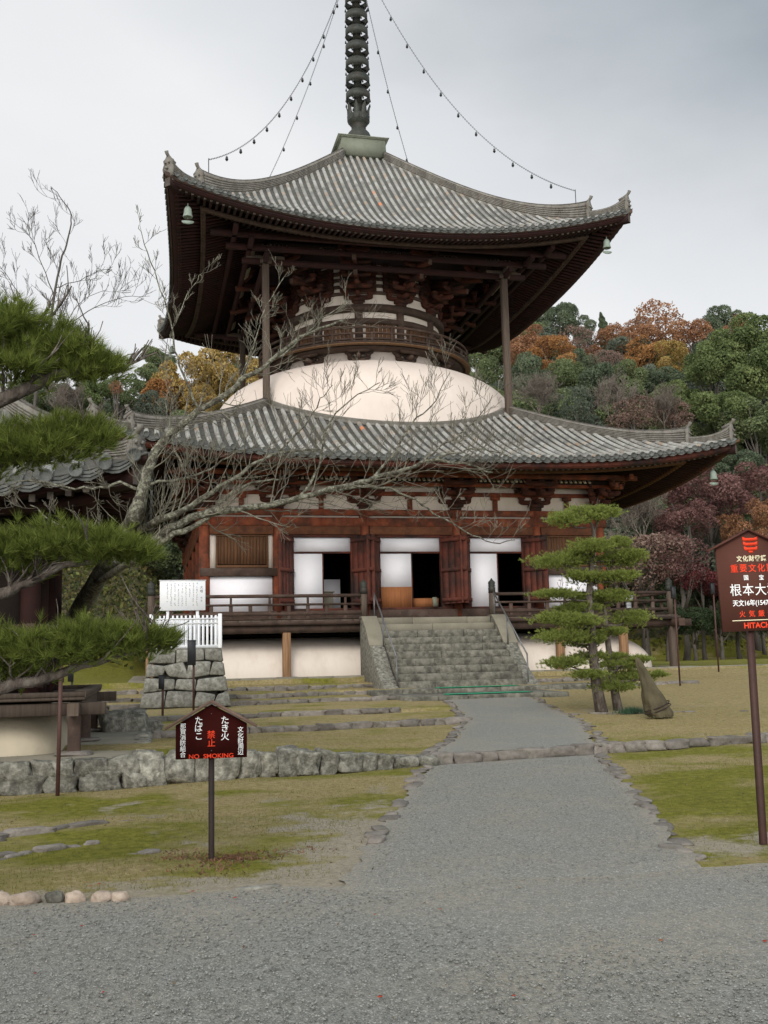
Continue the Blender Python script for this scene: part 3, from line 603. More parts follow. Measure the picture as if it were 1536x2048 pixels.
        for k in range(4):
            mr, mr2 = MB(), MB()
            for i in range(n + 1):
                w = -s.S + .12 + (2 * s.S - .24) * i / n
                for m2, a, b, d, sl in ((mr, s_f0, s_f1, dz, slope_f), (mr2, s_b0, s_b1, dz + .12 - slope_f * (s.S - s_b0) + slope_b * (s.S - s_b0), slope_b)):
                    b2 = max(b, abs(w) + .03)
                    if b2 > a - .15: continue
                    m2.j(.2, .8); m2.bar(s.pt(k, w, a, zz(a, w, d, sl)), s.pt(k, w, b2, zz(b2, w, d, sl)), rw, rh, tipmat=1)
            mr.build('flying_rafters', mats['rafter'], parent); mr2.build('base_rafters', mats['rafter'], parent)
        for so, si, d, sl in ((s.S - .1, s_f1 - .1, dz - rh / 2 - .015, slope_f), (s_b0, s_b1, dz + .12 - rh / 2 - .015 - slope_f * (s.S - s_b0) + slope_b * (s.S - s_b0), slope_b)):
            for k in range(4):
                base = len(ms.V); N_ = 24
                for i in range(N_ + 1):
                    u = -1 + 2 * i / N_
                    for ss in (so, si): ms.V.append(s.pt(k, u * ss, ss, zz(ss, u * ss, d, sl))); ms.R.append(.5); ms.U.append((0, 0))
                for i in range(N_): a = base + 2 * i; ms.F.append((a, a + 1, a + 3, a + 2)); ms.M.append(0)
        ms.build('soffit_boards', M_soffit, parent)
        for k in range(4):
            m = MB(); a = s.S - .12
            m.bar(s.pt(k, a, a, zz(a, a, dz - .02, 0)), s.pt(k, s_b1, s_b1, zz(s_b1, s_b1, dz + .1, slope_b * .8)), .24, .30, tipmat=1)
            m.build('corner_rafter', mats['rafter'], parent)
        return zz

def bracket_mesh(tiers, step, rise, armw, aw=.13, ah=.16):
    """bracket cluster in a local frame: outward = -Y, lateral = X, origin at the top of the column"""
    m = MB(); m.box(-.20, .20, -.20, .20, .0, .12); m.box(-.27, .27, -.27, .27, .12, .24); z = .24
    def arm(ycen, z, wd):
        c = wd / 2; poly = [(-c, ah), (-c, ah * .45), (-c + .06, ah * .15), (-c + .16, 0), (c - .16, 0), (c - .06, ah * .15), (c, ah * .45), (c, ah)]
        m.j(.2, .8).prism(poly, (0, ycen + aw / 2, z), (1, 0, 0), (0, 0, 1), (0, -1, 0), aw)
        for x in (-c + .1, 0, c - .1): m.j(.2, .8).box(x - .10, x + .10, ycen - .10, ycen + .10, z + ah, z + ah + .055); m.box(x - .13, x + .13, ycen - .13, ycen + .13, z + ah + .055, z + ah + .11)
    arm(0, z, armw)
    for t in range(tiers):
        y1 = -step * (t + 1)
        poly = [(.1, 0), (.1, ah), (y1 - .12, ah), (y1 - .12, ah * .5), (y1 - .02, ah * .1), (y1 + .10, 0)]
        m.j(.2, .8).prism([(p[0], p[1]) for p in poly], (-aw / 2 - .004, 0, z + .006), (0, 1, 0), (0, 0, 1), (1, 0, 0), aw + .008)
        z += rise; arm(y1, z, armw); arm(0.003, z, armw * 1.25)
    return m, z

# ================================================================== the pagoda
pag = empty('pagoda', (0, 0, 1.0)); tag(pag, 'great two-storey wooden pagoda with a white dome between its tiled roofs', 'pagoda')
up = Roof(8.9, [(8.9, 17.37), (8, 17.85), (6.9, 18.52), (6, 19.15), (5.2, 19.8), (3.9, 20.98), (2.75, 22.1), (1.0, 23.85)], 1.0, 1.25, 2.3, 2.0, pitch=.30, r=.078, bow=.42)
lo = Roof(11.28, [(11.28, 8.15), (9, 9.08), (7.5, 9.84), (6.7, 10.27), (5, 11.25)], 4.95, .92, 3.4, 2.0, pitch=.33, r=.088)
up.tiles('upper_roof_tiles', pag)
lo.tiles('lower_roof_tiles', pag, inner=lambda w: sqrt(max(0, 6.78 ** 2 - w * w)) if abs(w) < 6.78 else 0)
up.ridges(pag, 1.0, 7.62, 8.72, h=.40, up1=.30, up2=.30)
lo.ridges(pag, 5.0, 9.95, 11.05, h=.34, up1=.25, up2=.32)
M_tipd = mat('dull_rafter_ends', [(.10, .085, .07), (.05, .04, .032)], scale=6, rv=.6)
mats_u = {'fascia': [M_dark, M_darkred], 'rafter': [M_darkred, M_tipd]}
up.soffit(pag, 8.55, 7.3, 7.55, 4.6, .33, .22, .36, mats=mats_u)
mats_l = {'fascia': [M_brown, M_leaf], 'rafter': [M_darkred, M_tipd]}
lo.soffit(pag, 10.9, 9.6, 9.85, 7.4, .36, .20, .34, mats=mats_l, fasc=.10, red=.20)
# flat roof cap ring hugging the dome
m = MB()
for j in range(5):
    r0 = 6.70 + .02 * (j % 2); n = 96; vs = []
    for e in range(n):
        a = 2 * pi * e / n; ss = max(abs(cos(a)), abs(sin(a))) * 6.95; w = min(abs(cos(a)), abs(sin(a))) * 6.95
        zt = lo.z(ss, w)
        for rr, dz in ((6.5, .06 + .055 * j), (6.98 - .045 * j, .0 + .055 * j), (6.98 - .045 * j, .045 + .055 * j), (6.5, .105 + .055 * j)): vs.append((rr * cos(a), rr * sin(a), zt + dz))
    m.j(.2, .8).add(vs, [(4 * e + q, 4 * e + (q + 1) % 4, 4 * ((e + 1) % n) + (q + 1) % 4, 4 * ((e + 1) % n) + q) for e in range(n) for q in range(4)])
m.build('dome_flashing_tiles', M_ridge, pag)
# dome
m = MB(); m.lathe([(6.72 * (1 - max(0, (z - 10.35) / 3.655) ** 3.6) ** .5, z) for z in [9.6, 10.35] + list(10.35 + 3.28 * np.linspace(.02, 1, 34) ** .7)], n=96, caps=False); m.build('white_dome', M_dome, pag, smooth=True)
m = MB(); m.lathe([(3.88, 12.9), (3.88, 13.58), (3.93, 13.58), (3.93, 13.63), (3.80, 13.63), (3.76, 14.35)], n=72, caps=False); m.build('dome_neck', M_dome, pag, smooth=False)
# balcony under the upper drum
m, zt = bracket_mesh(1, .42, .24, .95); nb = m.build('balcony_bracket', M_dark, pag)
NEC = []
for k in range(12):
    a = -pi / 2 + pi / 12 + k * pi / 6
    M = Matrix.Translation((3.80 * cos(a), 3.80 * sin(a), 13.42 - 0)) @ Matrix.Rotation(a + pi / 2, 4, 'Z')
    o = nb if k == 0 else copy_part(nb, pag); o.matrix_parent_inverse = Matrix.Translation((0, 0, -1.0)); o.matrix_basis = M
m = MB(); m.j().lathe([(3.7, 14.02), (4.38, 14.02), (4.38, 14.14), (3.7, 14.14)], n=72, caps=False); m.j().lathe([(3.6, 14.141), (4.72, 14.141), (4.72, 14.22), (3.6, 14.22)], n=72, caps=False); m.mi = 1; m.lathe([(4.5, 14.10), (4.725, 14.10), (4.725, 14.139)], n=72, caps=False)
m.build('balcony_deck', [M_dark, M_postw], pag)
m = MB()
for z, h, r in ((14.28, .07, 4.62), (14.52, .06, 4.62), (14.80, .0, 4.62)):
    if h: m.j(.2, .8).lathe([(r - .05, z), (r + .05, z), (r + .05, z + h), (r - .05, z + h), (r - .05, z)], n=72, caps=False)
    else: m.j().lathe([(r + .055 * cos(q), z + .055 * sin(q)) for q in np.linspace(0, 2 * pi, 9)], n=72, caps=False)
for k in range(36):
    a = k * pi / 18 + .04; m.j(.2, .8); x, y = 4.62 * cos(a), 4.62 * sin(a); t = np.array([-sin(a), cos(a), 0]) * .055
    m.bar((x, y, 14.22), (x, y, 14.80 if k % 3 == 0 else 14.53), .10, .10, up=(cos(a), sin(a), 0))
m.build('balcony_railing', M_dark, pag)
# round upper drum
m = MB(); m.lathe([(3.40, 14.2), (3.40, 17.9)], n=72, caps=False); m.build('drum_plaster', M_plaster, pag, smooth=True)
m = MB()
for r, z0, z1 in ((3.50, 14.22, 14.50), (3.53, 15.32, 15.55), (3.62, 15.84, 16.13), (3.47, 16.60, 16.74), (3.47, 16.90, 17.04), (3.47, 17.20, 17.34), (3.47, 17.46, 17.62)):
    m.j(.2, .8).lathe([(3.3, z0), (r, z0), (r, z1), (3.3, z1)], n=72, caps=False)
for k in range(12):
    a = -pi / 2 + pi / 12 + k * pi / 6; m.j(.2, .8).lathe([(.17, 14.2), (.17, 16.2)], c=(3.42 * cos(a), 3.42 * sin(a), 0), n=10)
m.build('drum_frame', M_dark, pag)
m = MB()
for k in range(12):
    a = -pi / 2 + k * pi / 6; c = np.array([cos(a), sin(a), 0]); t = np.array([-sin(a), cos(a), 0])
    p = c * 3.36; m.j(.2, .8).bar(p + [0, 0, 14.9], p + [0, 0, 15.0], 1.25, .09, up=c)
    for q in range(7): m.j().bar(p + t * (-.54 + .18 * q) + c * .05 + [0, 0, 14.48], p + t * (-.54 + .18 * q) + c * .05 + [0, 0, 15.33], .15, .04, up=c)
m.build('drum_door_panels', M_brown, pag)
# four-tier brackets
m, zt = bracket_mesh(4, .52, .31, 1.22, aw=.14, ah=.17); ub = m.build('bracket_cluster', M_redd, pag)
for k in range(12):
    a = -pi / 2 + pi / 12 + k * pi / 6; M = Matrix.Translation((3.45 * cos(a), 3.45 * sin(a), 16.13)) @ Matrix.Rotation(a + pi / 2, 4, 'Z')
    o = ub if k == 0 else copy_part(ub, pag); o.matrix_parent_inverse = Matrix.Translation((0, 0, -1.0)); o.matrix_basis = M
m = MB()
for k in range(12):          # slanting tail rafters over each cluster, with squared ends
    a = -pi / 2 + pi / 12 + k * pi / 6; c = np.array([cos(a), sin(a), 0])
    for r1, z1, z0 in ((5.3, 16.85, 17.2), (6.0, 17.2, 17.65)): m.j(.2, .8).bar(c * r1 + [0, 0, z1], c * 3.4 + [0, 0, z0], .16, .20, tipmat=1)
m.build('tail_rafters', [M_redd, M_dark], pag)
m = MB()
for k in range(4):
    for s_, z in ((4.95, 17.10), (5.62, 17.38), (6.25, 17.62)):
        p, q = rotk((-s_ - .9, -s_, z), k), rotk((s_ + .9, -s_, z), k); m.j(.2, .8).bar(p, q, .18, .20)
m.build('purlin_square', M_darkred, pag)
for k in range(4):
    for xc in ((-4.6, -2.3, 0, 2.3, 4.6)):
        m = MB()
        for q in range(7):
            w = xc - .48 + .16 * q; m.j(); p, r = rotk((w, -5.56, 17.46), k), rotk((w, -5.30, 17.68), k); m.bar(p, r, .075, .04)
        m.build('cove_slats', M_cream, pag)
# posts that prop the upper roof
m = MB(); m.bar((0, 0, 11.2), (0, 0, 17.0), .26, .26, up=(0, 1, 0)); m.box(-.22, .22, -.22, .22, 17.0, 17.16); m.bar((-.75, 0, 17.26), (.75, 0, 17.26), .18, .18); m.bar((0, -.75, 17.265), (0, .75, 17.265), .18, .18)
po = m.build('roof_prop_post', M_post, pag, bevel=.015)
for k in range(4):
    p = rotk((4.93, -4.93, 0), k); o = po if k == 0 else copy_part(po, pag); o.matrix_parent_inverse = Matrix.Translation((0, 0, -1.0)); o.matrix_basis = Matrix.Translation(p)
# inner ceiling closing the roof space
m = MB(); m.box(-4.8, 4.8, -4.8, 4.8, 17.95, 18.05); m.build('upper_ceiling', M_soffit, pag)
# dew basin box and spire
m = MB(); m.prism([(-1.04, 0), (1.04, 0), (1.0, .84), (-1.0, .84)], (0, -1.02, 24.0), (1, 0, 0), (0, 0, 1), (0, 1, 0), 2.04)
m.box(-1.05, 1.05, -1.07, 1.07, 24.82, 24.86); m.prism([(-1.18, .05), (-1.05, .0), (1.05, .0), (1.18, .05), (1.05, .05), (-1.05, .05)], (0, -1.1, 24.865), (1, 0, 0), (0, 0, 1), (0, 1, 0), 2.2)
box_ = m.build('dew_basin', M_copper, pag)
m = MB(); m.lathe([(.60, 24.9), (.62, 25.05), (.60, 25.3), (.50, 25.55), (.36, 25.72), (.30, 25.80), (.34, 25.84), (.30, 25.90), (.40, 26.0), (.50, 26.15), (.53, 26.4), (.50, 26.42), (.17, 26.42), (.15, 36.2)], n=24)
sp_ = m.build('spire', M_bronze, pag, smooth=False)
m = MB()
for k in range(8):
    a = pi / 8 + k * pi / 4; c, t = np.array([cos(a), sin(a), 0]), np.array([-sin(a), cos(a), 0]); vs = []
    for r, z, w in ((.50, 26.15, .15), (.50, 26.45, .14), (.51, 26.7, .11), (.58, 26.95, .02)):
        vs += [c * r + t * w + [0, 0, z], c * r - t * w + [0, 0, z], c * (r - .05) - t * w + [0, 0, z], c * (r - .05) + t * w + [0, 0, z]]
    m.j().add(vs, [(4 * i + q, 4 * i + (q + 1) % 4, 4 * i + 4 + (q + 1) % 4, 4 * i + 4 + q) for i in range(3) for q in range(4)] + [(12, 13, 14, 15)])
m.build('lotus_petals', M_bronze, sp_)
for i in range(9):
    z = 27.18 + .80 * i; R = .56 - .008 * i; m = MB()
    m.lathe([(R - .03, z), (R, z), (R, z + .36), (R - .03, z + .36), (R - .03, z)], n=32, caps=False)
    m.lathe([(.19, z - .12), (.19, z + .50), (.15, z + .50)], n=14)
    for q in range(4):
        a = q * pi / 2 + .5; c = np.array([cos(a), sin(a), 0]); m.bar(c * .15 + [0, 0, z + .14], c * (R - .02) + [0, 0, z + .14], .035, .07)
    for q in range(8):
        a = q * pi / 4 + .2; c = np.array([cos(a), sin(a), 0]) * (R + .03); m.lathe([(.012, z - .02), (.035, z - .08), (.045, z - .16), (.0, z - .16)], c=(c[0], c[1], 0), n=6)
    m.build('spire_ring', M_bronze, sp_)

# ---- lower storey
A = 7.425; CX = [-7.425, -4.86, -1.72, 1.72, 4.86, 7.425]
cm = MB(); cm.lathe([(.19, 2.95), (.19, 6.92)], n=16); c0 = cm.build('column', M_red, pag)
first = True
for k in range(4):
    for x in CX[:-1]:
        p = rotk((x, -A, 0), k); o = c0 if first else copy_part(c0, pag); first = False
        o.matrix_parent_inverse = Matrix.Translation((0, 0, -1.0)); o.matrix_basis = Matrix.Translation(p)
m = MB()
for k in range(4):
    for z0, z1, dep, mi in ((6.70, 6.92, .30, 0), (6.31, 6.62, .34, 0), (2.96, 3.30, .34, 1)):
        m.mi = mi; m.j(.3, .7); a, b = rotk((-A - .25, -A - dep / 2, z0), k), rotk((A + .25, -A + dep / 2, z1), k); e = .002 * (k % 2)
        m.box(min(a[0], b[0]) + e, max(a[0], b[0]) - e, min(a[1], b[1]) + e, max(a[1], b[1]) - e, z0 + e, z1 + e)
m.build('wall_beams', [M_red, M_dark], pag, bevel=.01)
m = MB()
for k in range(4):
    m.mi = 0
    for i in range(5):
        x0, x1 = CX[i] + .17, CX[i + 1] - .17; m.j(.2, .8)
        a, b = rotk((x0, -A - .17, 6.0), k), rotk((x1, -A + .12, 6.30), k); m.box(min(a[0], b[0]), max(a[0], b[0]), min(a[1], b[1]), max(a[1], b[1]), 6.0, 6.306)
m.build('lintel', M_orange, pag, bevel=.012)
# plaster above the beams and between
m = MB()
for k in range(4):
    a, b = rotk((-A + .05, -A + .0, 0), k), rotk((A - .05, -A + .1, 0), k)
    m.box(min(a[0], b[0]), max(a[0], b[0]), min(a[1], b[1]), max(a[1], b[1]), 6.60, 8.25)
m.build('frieze_plaster', M_plaster, pag)
# side and back walls, floor, ceiling
m = MB(); m.box(-A + .1, -A + .2, -A + .2, A - .2, 3.3, 6.5); m.box(A - .2, A - .1, -A + .2, A - .2, 3.3, 6.5); m.box(-A + .1, A - .1, A - .2, A - .1, 3.3, 6.5)
m.box(-A, A, -A + .1, A, 3.1, 3.34); m.box(-A + .2, A - .2, -A + .2, A - .2, 6.52, 6.58)
for x in (-3.0, -.8, .8, 3.0):
    for y in (-3.6, 0, 3.6): m.lathe([(.22, 3.3), (.22, 6.5)], c=(x, y, 0), n=10)
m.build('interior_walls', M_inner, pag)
m = MB()
for k in (1, 2, 3):          # plank walls with white panels on the unseen sides
    for i in range(5):
        x0, x1 = CX[i] + .2, CX[i + 1] - .2
        if i in (0, 4): bits = ((4.81, 6.0, 0), (4.53, 4.80, 1), (3.40, 4.525, 2))
        else: bits = ((3.4, 6.0, 3),)
        for z0, z1, mi in bits:
            m.mi = mi; m.j(.3, .7); a, b = rotk((x0, -A - .05, 0), k), rotk((x1, -A + .08, 0), k); m.box(min(a[0], b[0]), max(a[0], b[0]), min(a[1], b[1]), max(a[1], b[1]), z0, z1)
m.build('side_wall_panels', [M_brown, M_dark, M_plaster, M_leaf], pag)
# front bays
for x0, x1 in ((-7.235, -5.05), (5.05, 7.235)):
    m = MB(); xc = (x0 + x1) / 2; w = (x1 - x0)
    a, b = x0 + .27, x1 - .22
    m.mi = 0; n = 15
    for q in range(n): m.j(.2, .8).box(a + (b - a) * q / n + .004, a + (b - a) * (q + 1) / n - .004, -A - .04 - .012 * (q % 2), -A + .03, 4.95, 5.98)
    win = m.build('shutter_window', M_brown, pag)
    m = MB(); m.box(a - .06, b + .06, -A - .09, -A + .0, 5.93, 5.995); m.box(a - .06, b + .06, -A - .09, -A, 4.83, 4.92); m.box(a - .06, a, -A - .088, -A, 4.92, 5.93); m.box(b, b + .06, -A - .088, -A, 4.92, 5.93); m.build('window_frame', M_brown, win, bevel=.008)
    for s0, s1 in ((x0 - .02, a - .06), (b + .06, x1 + .02)):
        m = MB(); m.box(s0, s1, -A - .03, -A + .05, 4.82, 5.99); m.build('plaster_strip', M_plaster, pag)
    m = MB(); m.box(x0 - .35, x1 + .15, -A - .20, -A + .1, 4.53, 4.81); m.build('window_sill', M_dark, pag, bevel=.01)
    m = MB(); m.box(x0, x1 - .02, -A - .05, -A + .05, 3.305, 4.525); m.build('white_lower_panel', M_white, pag)
for bi, (x0, x1, xd0, xd1, xs) in enumerate(((-4.65, -1.93, -4.31, -2.25, -3.25), (-1.51, 1.51, -1.17, 1.08, .02), (1.93, 4.65, 2.22, 4.26, 3.30))):
    m = MB()     # jambs, head rail
    m.box(x0, xd0, -A - .10, -A + .1, 3.302, 5.99); m.box(xd1, x1, -A - .10, -A + .1, 3.302, 5.99); m.box(xd0, xd1, -A - .12, -A + .1, 5.91, 5.992)
    m.box(xd0, xd1, -A - .06, -A + .09, 5.33, 5.40); m.box(xd0, xd1, -A - .14, -A + .12, 3.30, 3.375)
    fr = m.build('door_frame', M_leaf, pag, bevel=.008)
    m = MB(); m.box(xd0, xd1, -A - .01, -A + .02, 5.40, 5.91); m.build('white_transom', M_white, fr)
    m = MB(); zl = 4.12 if bi == 1 else 3.375
    m.box(xd0 + .01, xs, -A - .02, -A + .015, zl, 5.33); d = m.build('sliding_screen', M_white, pag)
    if bi == 1: m = MB(); m.box(xd0 + .01, xs, -A - .025, -A + .02, 3.375, 4.12); m.build('wood_skirt', M_jpanel, d); m = MB(); m.box(xs, xd1, -A + .3, -A + .36, 3.40, 3.72); m.build('threshold_board', M_jpanel, pag)
    m = MB(); m.box(xs - .03, xs + .012, -A - .03, -A + .018, 3.376, 5.329); m.build('screen_edge', M_leaf, d)
    for sx, xh in ((-1, xd0 - .06), (1, xd1 + .06)):     # opened plank leaves
        L, an = (1.12 if bi == 1 else 1.02), (.93 if sx > 0 and bi < 2 else .98); dx, dy = sx * cos(an) * L, -sin(an) * L
        m = MB(); nv = np.array([dy, -dx, 0]) / L
        for q in range(4):
            p = np.array([xh, -A - .13, 0]) + np.array([dx, dy, 0]) * (q + .5) / 4; m.j(.3, .7).bar(p + [0, 0, 3.48], p + [0, 0, 5.93], L / 4 - .006, .07, up=nv)
        lf = m.build('door_leaf', M_leaf, pag)
        m = MB()
        for z in (3.62, 4.7, 5.78): p = np.array([xh, -A - .13, z]) + nv * .055 * sx; m.bar(p, p + np.array([dx, dy, 0]), .05, .13)
        m.build('door_batten', M_leaf, lf)
m = MB(); m.box(-3.2, -2.3, -5.6, -5.5, 3.4, 4.55); m.build('inner_white_screen', M_white, pag)
# frieze struts and brackets
m = MB()
for k in range(4):
    for i in range(5):
        xc = (CX[i] + CX[i + 1]) / 2; m.j(.2, .8)
        a, b = rotk((xc - .09, -A - .06, 0), k), rotk((xc + .09, -A, 0), k); m.box(min(a[0], b[0]), max(a[0], b[0]), min(a[1], b[1]), max(a[1], b[1]), 6.92, 7.32)
        a, b = rotk((xc - .17, -A - .12, 0), k), rotk((xc + .17, -A, 0), k); m.box(min(a[0], b[0]), max(a[0], b[0]), min(a[1], b[1]), max(a[1], b[1]), 7.32, 7.45)
    for z in (7.45, 7.86):
        p, q = rotk((-A - .3, -A - .03, z + .07), k), rotk((A + .3, -A - .03, z + .07), k); m.j(.2, .8).bar(p, q, .14, .15)
m.build('frieze_struts', M_red, pag)
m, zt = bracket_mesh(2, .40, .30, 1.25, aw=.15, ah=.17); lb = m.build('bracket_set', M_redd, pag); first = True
for k in range(4):
    for x in CX[:-1]:
        p = rotk((x, -A, 6.92), k); rz = k * pi / 2 - (pi / 4 if x == CX[0] else 0)
        o = lb if first else copy_part(lb, pag); first = False
        o.matrix_parent_inverse = Matrix.Translation((0, 0, -1.0)); o.matrix_basis = Matrix.Translation(p) @ Matrix.Rotation(rz, 4, 'Z')
m = MB()
for k in range(4):
    for s_, z in ((7.86, 7.84), (8.28, 8.10)): m.j(.2, .8).bar(rotk((-s_ - .4, -s_, z), k), rotk((s_ + .4, -s_, z), k), .16, .18)
m.build('eave_purlin', M_red, pag)
for k in range(4):
    for i in range(5):
        m = MB(); x0, x1 = CX[i] + .62, CX[i + 1] - .62; n = int((x1 - x0) / .17)
        for q in range(n + 1): w = x0 + (x1 - x0) * q / n; m.j().bar(rotk((w, -8.22, 7.90), k), rotk((w, -7.9, 8.16), k), .085, .04)
        m.build('cove_slats', M_cream, pag)
m = MB()
for k in range(4):
    m.bar(rotk((-7.95, -7.93, 8.02), k), rotk((7.95, -7.93, 8.02), k), .03, .30)
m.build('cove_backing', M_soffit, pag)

# ---- veranda
m = MB(); VQ = 9.42
for k in range(4):
    n = 44
    for i in range(n):      # deck planks run outward
        w0, w1 = -VQ + 2 * VQ * i / n, -VQ + 2 * VQ * (i + 1) / n; m.j(.2, .8)
        s_in = max(7.4, 0)
        c = abs((w0 + w1) / 2)
        if c > 7.4 and k % 2 == 1: continue
        a, b = rotk((w0 + .004, -VQ, 0), k), rotk((w1 - .004, -7.4, 0), k); m.box(min(a[0], b[0]), max(a[0], b[0]), min(a[1], b[1]), max(a[1], b[1]), 2.83, 2.905)
m.build('veranda_deck', M_post, pag)
m = MB()
for k in range(4):
    m.j(.2, .8).bar(rotk((-VQ - .05, -VQ - .03, 2.80), k), rotk((VQ + .05, -VQ - .03, 2.80), k), .10, .12)
    m.j(.2, .8).bar(rotk((-VQ - .55, -9.25, 2.62 + .004 * (k % 2)), k), rotk((VQ + .55, -9.25, 2.62 + .004 * (k % 2)), k), .24, .26)
    m.j(.2, .8).bar(rotk((-8.2, -8.2, 2.64), k), rotk((8.2, -8.2, 2.64), k), .2, .2)
m.build('veranda_edge_beam', M_dark, pag)
m = MB(); m.bar((0, 0, 1.0), (0, 0, 2.5), .26, .26, up=(0, 1, 0)); vp = m.build('veranda_post', M_postw, pag, bevel=.012)
ms_ = MB(); ms_.box(-.34, .34, -.30, .30, .98, 1.05); vs_ = ms_.build('post_footing', M_cut, vp, bevel=.02); vs_.matrix_parent_inverse = Matrix(); first = True
for k in range(4):
    for x in (-9.25, -4.83, 4.87, 7.30) if k == 0 else (-9.25, -4.85, 0, 4.85):
        p = rotk((x, -9.25, 0), k)
        if first: o = vp; first = False
        else: o = copy_part(vp, pag); f = copy_part(vs_, o)
        if o is not vp: o.material_slots[0].link = 'OBJECT'; o.material_slots[0].material = M_post if abs(x) == 9.25 else M_postw
        o.matrix_parent_inverse = Matrix.Translation((0, 0, -1.0)); o.matrix_basis = Matrix.Translation(p)
# plaster mound under the veranda
m = MB(); prof = []
for i in range(19):
    t = i / 18; z = 1.0 + 1.36 * t; prof.append((9.08 - 1.75 * (1 - sqrt(max(0, 1 - t ** 2.2))) - .0, z))
prof.append((6.9, 2.38)); n = 24; vs = []; per = 0
for hf, z in prof:
    ring = []
    r = 1.6
    for k in range(4):
        for e in range(7):
            a = -pi / 2 - pi / 4 * 0 + (pi / 2) * e / 6; q = rotk(((hf - r) + r * cos(a), -(hf - r) + r * sin(a), z), k); ring.append(q)
    vs += ring; per = len(ring)
fs = [(i * per + e, i * per + (e + 1) % per, (i + 1) * per + (e + 1) % per, (i + 1) * per + e) for i in range(len(prof) - 1) for e in range(per)]
m.add(vs, fs); m.build('plaster_mound', M_plaster, pag, smooth=True)
# plinth kerb
m = MB()
for k in range(4):
    x = -9.75
    while x < 9.7:
        L = R_.uniform(.8, 1.5); x1 = min(9.75, x + L); m.j(); a, b = rotk((x + .006, -9.93, 0), k), rotk((x1 - .006, -9.45, 0), k)
        m.box(min(a[0], b[0]), max(a[0], b[0]), min(a[1], b[1]), max(a[1], b[1]), .75, 1.045 + R_.uniform(-.006, .006)); x = x1
m.build('plinth_kerb', M_cut, pag, bevel=.015)
# railings
def railpost(x, y, parent, s=1.0):
    m = MB(); m.lathe([(.115, 2.9), (.115, 3.80)], c=(x, y, 0), n=14); p = m.build('railing_post', M_post, parent)
    m = MB(); m.lathe([(.125, 3.76), (.125, 3.95), (.10, 3.97), (.135, 4.0), (.11, 4.03), (.125, 4.10), (.115, 4.15), (.06, 4.20), (.02, 4.26), (0, 4.28)], c=(x, y, 0), n=14); m.build('onion_finial', M_copper if False else M_bronze, p, smooth=False)
def railing(p, q, parent):
    p, q = np.array([*p, 0.]), np.array([*q, 0.]); L = np.linalg.norm(q - p); d = (q - p) / L; m = MB()
    m.j().bar(p + [0, 0, 2.955], q + [0, 0, 2.955], .12, .05); m.j().bar(p + [0, 0, 3.12], q + [0, 0, 3.12], .12, .10); m.j().bar(p + [0, 0, 3.43], q + [0, 0, 3.43], .11, .07)
    m.j().tube([p + [0, 0, 3.72], q + [0, 0, 3.72]], .058, n=10)
    n = max(2, int(L / .62))
    for i in range(1, n):
        c = p + d * L * i / n; m.j().bar(c + [0, 0, 2.93], c + [0, 0, 3.394], .09, .12, up=d)
        if i % 2 == 0: c2 = c; m.bar(c2 + [0, 0, 3.466], c2 + [0, 0, 3.665], .09, .07, up=d)
    m.build('railing', M_dark, parent)
e = 9.22
for x, y in ((-e, -e), (e, -e), (-e, e), (e, e), (-2.17, -e), (2.42, -e)): railpost(x, y, pag)
for p, q in (((-e, -e), (-2.17, -e)), ((2.42, -e), (e, -e)), ((-e, -e), (-e, e)), ((e, -e), (e, e)), ((-e, e), (e, e))): railing(p, q, pag)

# ---- wind bells and chains
def bell(name, loc, s, label, group):
    m = MB(); m.lathe([(.03, 0), (.07, -.02), (.12, -.10), (.135, -.26), (.16, -.36), (.15, -.38), (.0, -.30)], n=14)
    m.tube([(0, 0, .10), (0, 0, 0)], .015, n=5)
    V = [(v[0] * s + loc[0], v[1] * s + loc[1], v[2] * s + loc[2]) for v in m.V]; m.V = V
    o = m.build(name, M_bellm, None, loc=loc)
    tag(o, label, 'wind bell', group)
    m = MB(); vs = [(cos(a) * .20, 0, -.52 + .09 * sin(a) * (1 if sin(a) < 0 else .4)) for a in np.linspace(0, 2 * pi, 17)[:-1]]
    m.V = []; m.prism([(v[0], v[2]) for v in vs], (0, -.01, 0), (1, 0, 0), (0, 0, 1), (0, 1, 0), .02); m.tube([(0, 0, -.25), (0, 0, -.45)], .01, n=4)
    m.V = [(v[0] * s + loc[0], v[1] * s + loc[1], v[2] * s + loc[2]) for v in m.V]
    m.build('wind_catcher', M_bellm, o, loc=loc); return o
M_bellm = mat('pale_verdigris_bell', [(.16, .20, .165), (.25, .30, .25)], scale=9, rough=.6)
bell('wind_bell', (-8.05, -8.05, 17.75), 1.1, 'green bronze bell hanging under the left corner of the upper roof', None)
bell('wind_bell', (8.1, -8.1, 17.66), 1.0, 'green bronze bell hanging under the right corner of the upper roof', None)
bell('wind_bell', (10.55, -10.55, 8.02), .9, 'green bronze bell under the right corner of the lower roof by the red maples', None)
bell('wind_bell', (-10.55, -10.55, 8.02), 1.0, 'green bronze bell under the hidden left corner of the lower roof', None)
bell('wind_bell', (-8.2, 8.2, 17.6), 1.0, 'bronze bell hanging under the far left corner of the upper roof', None)
ct = [0.15, 1.04, 2.45, 3.79, 5.41, 7.27]; cz = [34.6, 31.6, 27.75, 24.8, 21.95, 20.0]
co = np.polyfit(ct, cz, 3)
lab = {0: 'thin chain strung with bells from the spire to the right front roof corner', 1: 'thin chain from the spire to the back right roof corner, right of the spire', 2: 'thin chain from the spire to the back left roof corner, lower of the left pair', 3: 'thin chain strung with bells from the spire to the left front roof corner'}
